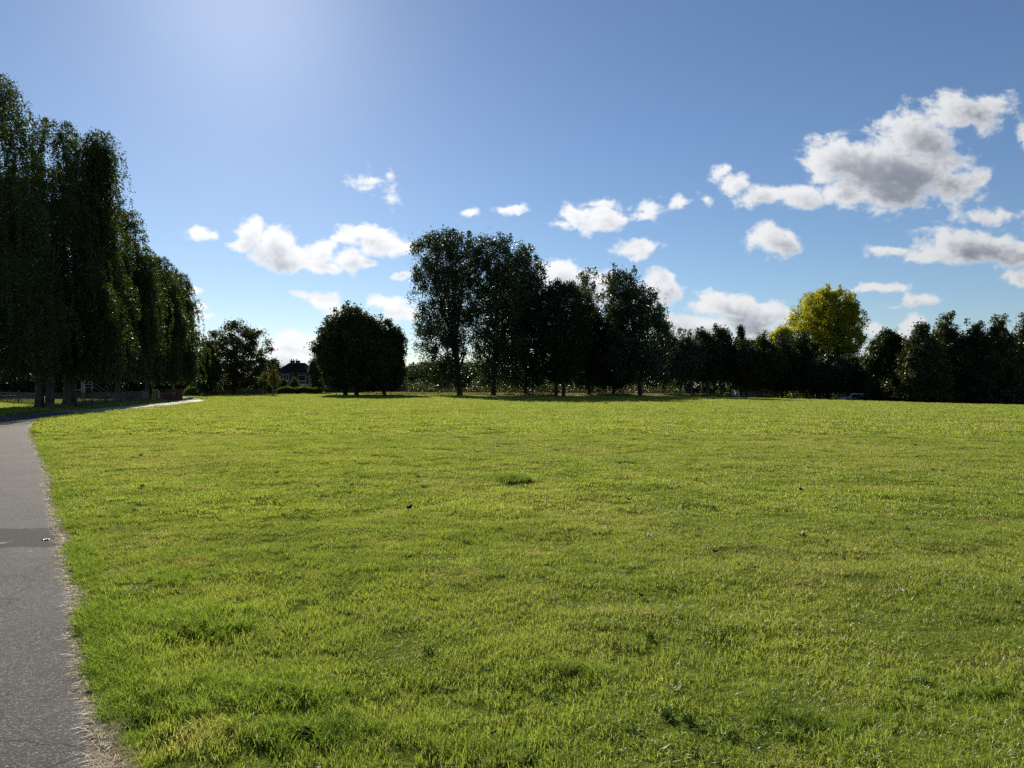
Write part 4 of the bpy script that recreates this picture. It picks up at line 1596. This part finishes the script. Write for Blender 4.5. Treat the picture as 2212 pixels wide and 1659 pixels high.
BOARD = plain('weathered_board', (.085, .075, .065), .9, var=.3, scale=5)
PALEBOARD = plain('pale_board', (.22, .22, .21), .9, var=.2, scale=5)
REDBOARD = plain('red_brown_board', (.14, .045, .03), .8, var=.35, scale=4)
board_fence('dark board fence behind the big round tree', X_(690, 160), X_(880, 160), 160, 1.7, BOARD)
board_fence('pale grey board fence left of the parked cars', X_(1975, 146) - 14.5, X_(1975, 146) - 5, 146, 1.7, PALEBOARD)
board_fence('dark board fence behind the low left tree of the brick house', X_(440, 158), X_(600, 158), 158, 1.6, BOARD)


# ------------------------------------------------------------------ cars
TYRE = plain('tyre_rubber', (.02, .02, .02), .85)
RIM = plain('wheel_rim', (.45, .46, .48), .3, metal=.8)
CARGLASS = plain('car_glass', (.02, .025, .03), .05, spec=.9)
LAMPW = plain('headlight_glass', (.75, .77, .80), .1, spec=.9)
LAMPR = plain('tail_light_red', (.35, .02, .02), .2)


def car(label, x, y, rz, paint, suv=True, z=None):
    """front towards -x"""
    h = 1.66 if suv else 1.44
    L_, w = 4.5, .9
    c_ = empty('parked_car', (x, y, bz(x, y) + .03 if z is None else z), rz, label, 'car')
    mat = paint
    mb = MB()
    belt = .95 if suv else .88
    lower = [(-2.25, .42), (-2.22, .70), (-2.05, .86), (-1.15, belt + .04), (1.75, belt + .08), (2.12, belt + .02), (2.25, .72), (2.2, .38)]
    # wheel arches cut into the underside
    def arch(cx_):
        return [(cx_ + .40*math.cos(a), .34 + .40*math.sin(a)) for a in np.linspace(0, math.pi, 9)]
    under = [(2.1, .26)] + [(1.38 + .40, .26)] + arch(1.38)[0:] + [(1.38 - .40, .26)] + [(-1.38 + .40, .26)] + arch(-1.38) + [(-1.38 - .40, .26)] + [(-2.15, .28)]
    poly = lower + under
    k = len(poly)
    rings = []
    for yy_, sh in ((-w, .93), (-w + .06, 1.0), (w - .06, 1.0), (w, .93)):
        rings.append([(px_*(.985 if sh < 1 else 1), yy_, .55 + (pz_ - .55)*sh if pz_ > .55 else pz_) for px_, pz_ in poly])
    V = [q_ for r_ in rings for q_ in r_]
    F = []
    for i2 in range(3):
        for j in range(k):
            F.append((i2*k + j, (i2+1)*k + j, (i2+1)*k + (j+1) % k, i2*k + (j+1) % k))
    F.append(tuple(range(k)))
    F.append(tuple(3*k + j for j in range(k))[::-1])
    mb.add(V, F)
    mb.build('body', mat, c_)
    # cabin
    rz_ = h
    base_ = [(-1.15, belt), (-.35, rz_ - .08), (.0, rz_), (1.15, rz_), (1.75 if suv else 1.45, rz_ - .12), (2.05, belt + .02)]
    mb = MB()
    R_ = []
    for yy_, ins in ((-w + .04, 0), (w - .04, 0)):
        R_.append([(px_, yy_*(1 - .16*(pz_ - belt)/(rz_ - belt)), pz_) for px_, pz_ in base_])
    k = len(base_)
    mb.add(R_[0] + R_[1], [tuple(range(k)), tuple(range(k, 2*k))[::-1]] + [(j, j + k, (j+1) % k + k, (j+1) % k) for j in range(k)])
    mb.build('cabin', mat, c_)
    for s in (-1, 1):
        for (xa, xb, xc, xd) in ((-.92, -.28, .28, .28), (.36, .36, 1.12, 1.25)):
            mb = MB()
            za, zb = belt + .08, rz_ - .14
            def yv(zv):
                return s*((w - .04)*(1 - .16*(zv - belt)/(rz_ - belt)) + .006)
            q_ = [(xa, yv(za), za), (xd, yv(za), za), (xc, yv(zb), zb), (xb, yv(zb), zb)]
            q2 = [(a_, b2 + s*.008, c2) for a_, b2, c2 in q_]
            mb.loft([q_, q2])
            mb.build('side_window', CARGLASS, c_)
    mb = MB()
    mb.loft([[(-1.06, -.66, belt + .10), (-1.06, .66, belt + .10), (-.44, .58, rz_ - .13), (-.44, -.58, rz_ - .13)],
             [(-1.10, -.66, belt + .14), (-1.10, .66, belt + .14), (-.48, .58, rz_ - .09), (-.48, -.58, rz_ - .09)]])
    mb.build('windscreen', CARGLASS, c_)
    mb = MB()
    xr = 1.98
    mb.loft([[(xr - .02, -.62, belt + .12), (xr - .02, .62, belt + .12), (xr - .26, .55, rz_ - .22), (xr - .26, -.55, rz_ - .22)],
             [(xr + .04, -.62, belt + .12), (xr + .04, .62, belt + .12), (xr - .20, .55, rz_ - .22), (xr - .20, -.55, rz_ - .22)]])
    mb.build('rear_window', CARGLASS, c_)
    for s in (-1, 1):
        mb = MB()
        mb.box(-2.27, -2.02, s*.66 - .18, s*.66 + .18, .66, .80, .03)
        mb.build('headlight', LAMPW, c_)
        mb = MB()
        mb.box(2.14, 2.27, s*.72 - .12, s*.72 + .12, .72, .96, .02)
        mb.build('tail_light', LAMPR, c_)
        mb = MB()
        mb.box(-.98, -.78, s*1.0 - .10, s*1.0 + .10, belt + .06, belt + .2, .02)
        mb.build('mirror', mat, c_)
    for cx_ in (-1.38, 1.38):
        for s in (-1, 1):
            mb = MB()
            pr_ = [(0, .0)]
            rings = []
            for yy_, r_ in ((s*.68, .24), (s*.68, .33), (s*.72, .345), (s*.86, .345), (s*.90, .32), (s*.90, .22)):
                rings.append([(cx_ + r_*math.cos(a), yy_, .345 + r_*math.sin(a)) for a in np.linspace(0, 2*math.pi, 18, endpoint=False)])
            mb.loft(rings)
            wh = mb.build('wheel', TYRE, c_)
            mb = MB()
            rings = []
            for yy_, r_ in ((s*.885, .225), (s*.908, .21), (s*.895, .05)):
                rings.append([(cx_ + r_*math.cos(a), yy_, .345 + r_*math.sin(a)) for a in np.linspace(0, 2*math.pi, 14, endpoint=False)])
            mb.loft(rings)
            mb.build('rim', RIM, wh)
    return c_


D = 131
SILVER = plain('silver_paint', (.72, .71, .68), .3, metal=.0, var=.03, coat=.6)
BLACKP = plain('black_paint', (.015, .016, .02), .18, var=.05, coat=.8)
WHITEP = plain('white_car_paint', (.76, .73, .68), .3, var=.03, coat=.5)
BLUEP = plain('blue_grey_paint', (.14, .18, .24), .25, metal=.3, var=.05, coat=.6)
car('silver car, the left one of the three parked cars', X_(1841, 132), 132, R(4), SILVER, True)
car('black car parked in front, with a sun glint on its front', X_(1857, 128.5), 128.5, R(2), BLACKP, False)
car('white car, the right one of the three parked cars', X_(1875, 133.5), 133.5, R(180), WHITEP, False)
car('blue grey car parked beyond the playground, seen between birch trunks', X_(66, 118), 118, R(8), BLUEP, False)

# ------------------------------------------------------------------ playground
IRON = plain('black_iron', (.025, .026, .026), .5, metal=.3)
BROWNP = plain('brown_metal', (.09, .045, .03), .5, metal=.2)
YEL = plain('yellow_paint', (.45, .30, .03), .5, var=.15)
GREYM = plain('grey_panel', (.32, .33, .35), .6, var=.15)


def rail_fence(label, pts, h, mat, name='iron_fence', step=.13, post_r=.05, spacing=None):
    x0, y0 = pts[0]
    f_ = empty(name, (x0, y0, 0), 0, label, 'fence')
    for a, b_ in zip(pts[:-1], pts[1:]):
        a, b_ = np.array(a, float), np.array(b_, float)
        L = np.linalg.norm(b_ - a)
        n2 = max(1, int(L/step))
        mb = MB()
        za, zb = bz(*a), bz(*b_)
        for zz_ in (.16, h - .1):
            mb.tube([(a[0]-x0, a[1]-y0, za + zz_), (b_[0]-x0, b_[1]-y0, zb + zz_)], .022, 4)
        for k_ in range(1, n2):
            q_ = a + (b_ - a)*k_/n2
            zq = za + (zb - za)*k_/n2
            mb.tube([(q_[0]-x0, q_[1]-y0, zq + .05), (q_[0]-x0, q_[1]-y0, zq + h)], .013, 4)
        mb.build('railing', mat, f_)
    for q_ in pts:
        mb = MB()
        mb.tube([(q_[0]-x0, q_[1]-y0, bz(*q_) - .1), (q_[0]-x0, q_[1]-y0, bz(*q_) + h + .12)], post_r, 8)
        mb.tube([(q_[0]-x0, q_[1]-y0, bz(*q_) + h + .121), (q_[0]-x0, q_[1]-y0, bz(*q_) + h + .17)], [post_r*1.25, post_r*.4], 8)
        mb.build('post', mat, f_)
    return f_


fa = [(-35.2, 57.5), (-36.6, 62.0), (-38.0, 66.5), (-39.6, 72), (-41.2, 77), (-42.0, 80.5), (-42.9, 84)]
rail_fence('black bar fence along the path side of the playground', fa, 1.15, IRON)
fb = [(-35.9, 57.9), (-41, 62), (-46.5, 67), (-52, 72), (-58.5, 77), (-66, 82)]
rail_fence('black bar fence running behind the birch trunks to the left edge', fb, 1.15, IRON)
fc = [(-90, 112), (-80, 113), (-70, 114), (-60, 114)]
rail_fence('far black fence at the back of the playground', fc, 1.3, IRON)

# brown boards, yellow gate and panels at the corner by the path
bf = empty('brown_barrier', (-42.3, 86, bz(-42, 86)), 0, 'red brown board barrier with small openings beside the yellow gate', 'fence')
xs_ = [0.35, 1.0, 1.7, 2.4]
for k_, xx in enumerate(xs_):
    mb = MB()
    mb.box(xx - .05, xx + .05, -.06, .06, -.1, 1.32)
    mb.build('post', BROWNP, bf)
for k_ in range(3):
    xa, xb = xs_[k_] + .052, xs_[k_+1] - .052
    mb = MB()
    if k_ == 2:
        for j in range(8):
            w8 = (xb - xa)/8
            mb.box(xa + j*w8, xa + (j+1)*w8 - .015, -.02, .02, .05, 1.24)
    else:
        mb.box(xa, xb, -.02, .02, .05, .55)
        mb.box(xa, xb, -.02, .02, 1.05, 1.24)
        for j in range(5):
            w5 = (xb - xa)/5
            mb.box(xa + j*w5, xa + j*w5 + .05, -.02, .02, .551, 1.049)
    mb.build('board_panel', REDBOARD, bf)
mb = MB()
mb.box(.30, 2.45, -.075, .075, 1.321, 1.37)
mb.build('top_rail', BROWNP, bf)
yg = empty('yellow_gate', (-42.75, 85.2, bz(-42.7, 85)), 0, 'narrow yellow gate with two panels in the playground fence', 'gate')
for s in (0, 1):
    mb = MB()
    mb.box(-.36 + .66*s, -.30 + .66*s, -.04, .04, -.05, 1.42)
    mb.build('post', YEL, yg)
mb = MB()
mb.box(-.298, .298, -.03, .03, .12, .18)
mb.box(-.298, .298, -.03, .03, 1.28, 1.36)
mb.box(-.03, .03, -.028, .028, .181, 1.279)
gt = mb.build('gate_leaf', YEL, yg)
mb = MB()
mb.box(-.298, -.032, -.012, .012, .183, 1.277)
mb.box(.032, .298, -.012, .012, .183, 1.277)
mb.build('infill', plain('yellow_infill', (.24, .16, .03), .6), gt)
for (xx, w_, lb) in ((-43.75, .9, 'pale grey notice panel fixed left of the yellow gate'), (-42.16, .26, 'narrow pale grey panel fixed right of the yellow gate')):
    pn = empty('grey_panel', (xx, 84.9, bz(xx, 84.9)), 0, lb, 'panel')
    mb = MB()
    mb.box(-w_/2, w_/2, -.02, .02, .25, 1.15, .008)
    mb.build('board', GREYM, pn)
    for s in (-1, 1):
        mb = MB()
        mb.tube([(s*(w_/2 + .035), 0, -.05), (s*(w_/2 + .035), 0, 1.2)], .03, 6)
        mb.build('post', IRON, pn)

# low red brown wall round the play surface
lw = MB()
lw.box(-52.5, -42.6, 90, 90.3, -.1, .72)
o = lw.build('low_wall', plain('play_wall', (.12, .06, .045), .9, scale=3))
tag(o, 'low dull red wall inside the playground behind the bar fence', 'wall')

# climbing frame with slide
cf = empty('climbing_frame', (-47.2, 78.5, bz(-47, 78)), R(-8), 'playground climbing frame with tall grey post and sloping slide', 'climbing frame')
for k_, (xx, yy_, hh) in enumerate(((0, 0, 2.55), (0, 1.2, 2.4), (-1.3, 0, 2.3), (-1.3, 1.2, 2.3))):
    mb = MB()
    mb.tube([(xx, yy_, -.1), (xx, yy_, hh)], .10 if k_ == 0 else .06, 8)
    mb.build('post', GREYM, cf)
mb = MB()
mb.box(-1.24, -.07, .07, 1.13, 1.25, 1.33)
mb.build('platform', BOARD, cf)
mb = MB()
for zz_ in (1.55, 1.9):
    mb.tube([(-1.25, 1.2, zz_), (-.05, 1.2, zz_)], .025, 6)
mb.build('guard_rail', GREYM, cf)
for s in (0, 1):
    mb = MB()
    mb.tube([(.08, .15 + .9*s, 2.15), (1.5, .15 + .9*s, 1.35), (2.6, .15 + .9*s, .62)], .04, 6)
    mb.build('hand_rail', STAKE, cf)
mb = MB()
mb.loft([[(.08, .22, 1.25), (.08, .98, 1.25), (.08, .98, 1.31), (.08, .22, 1.31)],
         [(1.9, .22, .5), (1.9, .98, .5), (1.9, .98, .56), (1.9, .22, .56)],
         [(2.7, .22, .3), (2.7, .98, .3), (2.7, .98, .36), (2.7, .22, .36)]])
mb.box(.1, .14, .2, .22, 1.2, 1.4)
mb.build('slide', plain('slide_steel', (.07, .06, .04), .9, spec=0), cf)
mb = MB()
for k_ in range(5):
    mb.tube([(-1.32, .1, .2 + .25*k_), (-1.32, 1.1, .2 + .25*k_)], .02, 6)
mb.build('ladder', GREYM, cf)


def picnic(label, x, y, rz):
    t_ = empty('picnic_table', (x, y, bz(x, y)), rz, label, 'picnic table')
    mb = MB()
    for k_ in range(5):
        mb.box(-.95, .95, -.37 + k_*.15, -.24 + k_*.15, .72, .76)
    mb.build('table_top', PALEW, t_)
    for s in (-1, 1):
        mb = MB()
        for k_ in range(2):
            yy_ = s*(.66 + .15*k_)
            mb.box(-.95, .95, yy_ - .06, yy_ + .06, .43, .47)
        mb.build('seat', PALEW, t_)
    for s in (-1, 1):
        for q_ in (-1, 1):
            mb = MB()
            mb.tube([(s*.7, q_*.62, 0), (s*.7, q_*.25, .715)], .045, 4)
            mb.build('leg', BOARD, t_)
        mb = MB()
        mb.box(s*.7 - .03 + s*.08, s*.7 + .03 + s*.08, -.85, .85, .36, .425)
        mb.build('crossbeam', BOARD, t_)
    return t_


PALEW = plain('bleached_wood', (.42, .39, .36), .6, var=.2)
picnic('pale wooden picnic table at the left edge under the birches', -53.2, 75.6, R(6))
picnic('pale picnic table farther back in the playground', -48.5, 100, R(-10))

# ------------------------------------------------------------------ bird and small litter on the grass
FEATHER = plain('grey_feather', (.05, .055, .065), .7, var=.3, scale=20)
BEAK = plain('beak', (.08, .07, .05), .5)


def bird(label, x, y, rz):
    t_ = empty('bird', (x, y, bz(x, y) + .03), rz, label, 'bird')
    mb = MB()
    prof_ = [(-.20, .006, .16), (-.13, .020, .155), (-.07, .05, .145), (0, .068, .14), (.06, .06, .155), (.10, .038, .19), (.115, .030, .215), (.135, .033, .235), (.16, .026, .238), (.175, .008, .236)]
    rings = []
    for (xx, r_, zz_) in prof_:
        rings.append([(xx, r_*math.cos(a), zz_ + r_*.95*math.sin(a)) for a in np.linspace(0, 2*math.pi, 12, endpoint=False)])
    mb.loft(rings)
    mb.loft([[(-.20, -.03, .15), (-.20, .03, .15), (-.20, .03, .157), (-.20, -.03, .157)], [(-.31, -.035, .135), (-.31, .035, .135), (-.31, .035, .14), (-.31, -.035, .14)]])
    for s in (-1, 1):
        mb.tube([(.0, s*.025, .10), (.01, s*.028, .05), (.0, s*.03, 0), (.035, s*.03, -.005)], [.012, .006, .005, .003], 5)
    mb.build('body', FEATHER, t_, smooth=True)
    mb = MB()
    mb.tube([(.172, 0, .236), (.20, 0, .228)], [.007, .001], 6)
    mb.build('beak', BEAK, t_)
    for s in (-1, 1):
        mb = MB()
        mb.loft([[(.07, s*.060, .17), (.06, s*.064, .12), (.05, s*.06, .14)], [(-.06, s*.066, .17), (-.07, s*.068, .13), (-.08, s*.06, .15)], [(-.21, s*.02, .16), (-.21, s*.022, .15), (-.22, s*.018, .155)]])
        mb.build('wing', plain('wing_feather', (.03, .032, .04), .7), t_)
    return t_


bird('small dark bird standing on the far lawn before the tree shadow', X_(1309, 66), 66, R(160))

LEAFD = plain('dead_leaf', (.09, .055, .03), .8, var=.4, scale=30)
PALEL = plain('pale_scrap', (.42, .40, .36), .7, var=.15, scale=30)
BLACKL = plain('black_scrap', (.012, .012, .014), .8, scale=30)


def curled(name, label, x, y, s, rz, mat, seed, cat, curl=.6, under=None, onpath=False):
    """a thin curled leaf or scrap with real thickness"""
    rg = random.Random(seed)
    sdv_ = float(edge_sd(np.array([x]), np.array([y]))[0])
    z = bz(x, y) + (float(micro(np.array([x]), np.array([y]), np.array([sdv_]))[0]) + (.026 if sdv_ > .3 else .004) if sdv_ > 0 else .005)
    nU, nV = 9, 6
    V = []
    for side in (0, 1):
        for i2 in range(nU):
            t = i2/(nU-1)
            wd_ = math.sin(math.pi*(t*.9 + .05))**.7*(.42 + .08*math.sin(t*17 + seed))
            for j in range(nV):
                q_ = (j/(nV-1) - .5)*2
                xx = (t - .5)*s
                yy_ = q_*wd_*s
                zz_ = curl*s*(.35*q_*q_ + .30*(t - .4)**2*2) + .04*s*math.sin(7*t + 3*q_ + seed) + side*.0018
                V.append((xx, yy_, zz_))
    F = []
    m_ = nU*nV
    for i2 in range(nU-1):
        for j in range(nV-1):
            a = i2*nV + j
            F.append((a, a+nV, a+nV+1, a+1))
            F.append((m_+a, m_+a+1, m_+a+nV+1, m_+a+nV))
    ring = [j for j in range(nV)] + [i2*nV + nV-1 for i2 in range(1, nU)] + [(nU-1)*nV + j for j in range(nV-2, -1, -1)] + [i2*nV for i2 in range(nU-2, 0, -1)]
    for a, b_ in zip(ring, ring[1:] + ring[:1]):
        F.append((a, b_, m_+b_, m_+a))
    o_ = MB().add(V, F).build(name, mat, smooth=True)
    o_.location = (x, y, z)
    o_.rotation_euler = (rg.uniform(-.25, .25), rg.uniform(-.25, .25), rz)
    tag(o_, label, cat)
    return o_


def GXY(px, py):
    D_ = CAM_H*FP/(py - 836)
    return X_(px, D_), D_


bits = [
    (885, 1112, .075, BLACKL, 'black curled scrap standing up on the grass left of centre', 1.4, 'scrap'),
    (1404, 1168, .065, PALEL, 'pale crumpled scrap on the grass right of centre', .8, 'scrap'),
    (1385, 1293, .045, BLACKL, 'tiny black scrap on the grass below the pale crumpled one', .9, 'scrap'),
    (1730, 1065, .09, LEAFD, 'dead brown leaf on the right half of the lawn', .8, 'leaf'),
    (308, 1061, .08, LEAFD, 'dead brown leaf on the grass near the path bend', .8, 'leaf'),
    (1425, 1028, .08, PALEL, 'small white scrap on the far right middle of the lawn', .6, 'scrap'),
    (1947, 1287, .05, PALEL, 'tiny pale scrap on the right side of the lawn', .7, 'scrap'),
    (668, 1609, .05, BLACKL, 'dark dropping in the nearest grass', 1.2, 'scrap'),
    (208, 1601, .05, LEAFD, 'dark curled leaf on the tarmac near the bottom of the photo', .4, 'leaf'),
    (195, 1497, .07, PALEL, 'white and black scrap on the straw edge of the path', .5, 'scrap'),
    (232, 1618, .05, LEAFD, 'flat dark leaf beside the path edge at the bottom', .4, 'leaf'),
    (100, 1167, .09, PALEL, 'cream flake on the dark strip of the path', .15, 'scrap'),
    (1360, 1090, .07, LEAFD, 'small dead leaf on the lawn behind the pale crumpled scrap', .8, 'leaf'),
    (2195, 1325, .05, LEAFD, 'dead leaf at the right edge of the lawn', .8, 'leaf'),
    (1545, 1200, .06, BLACKL, 'small dark scrap on the lawn right of the pale crumpled one', .8, 'scrap'),
]
for i_, (px, py, s, mt, lb, cu, ct) in enumerate(bits):
    x, y = GXY(px, py)
    curled('dead_leaf' if ct == 'leaf' else 'litter_scrap', lb, x, y, s, i_*1.3, mt, 200 + i_, ct, cu)

rg = np.random.default_rng(300)
for i_ in range(26):
    y = 3.2 + 11*rg.uniform()**1.2
    x = rg.uniform(-.6, .72)*y
    if float(edge_sd(np.array([x]), np.array([y]))[0]) < .3:
        continue
    o = curled('fallen_leaf', 'tiny loose brown leaf lying in the short grass', x, y, rg.uniform(.02, .035), rg.uniform(0, 6), LEAFD, 320 + i_, 'leaf', .6)
    o['group'] = 'tiny leaves scattered over the lawn'
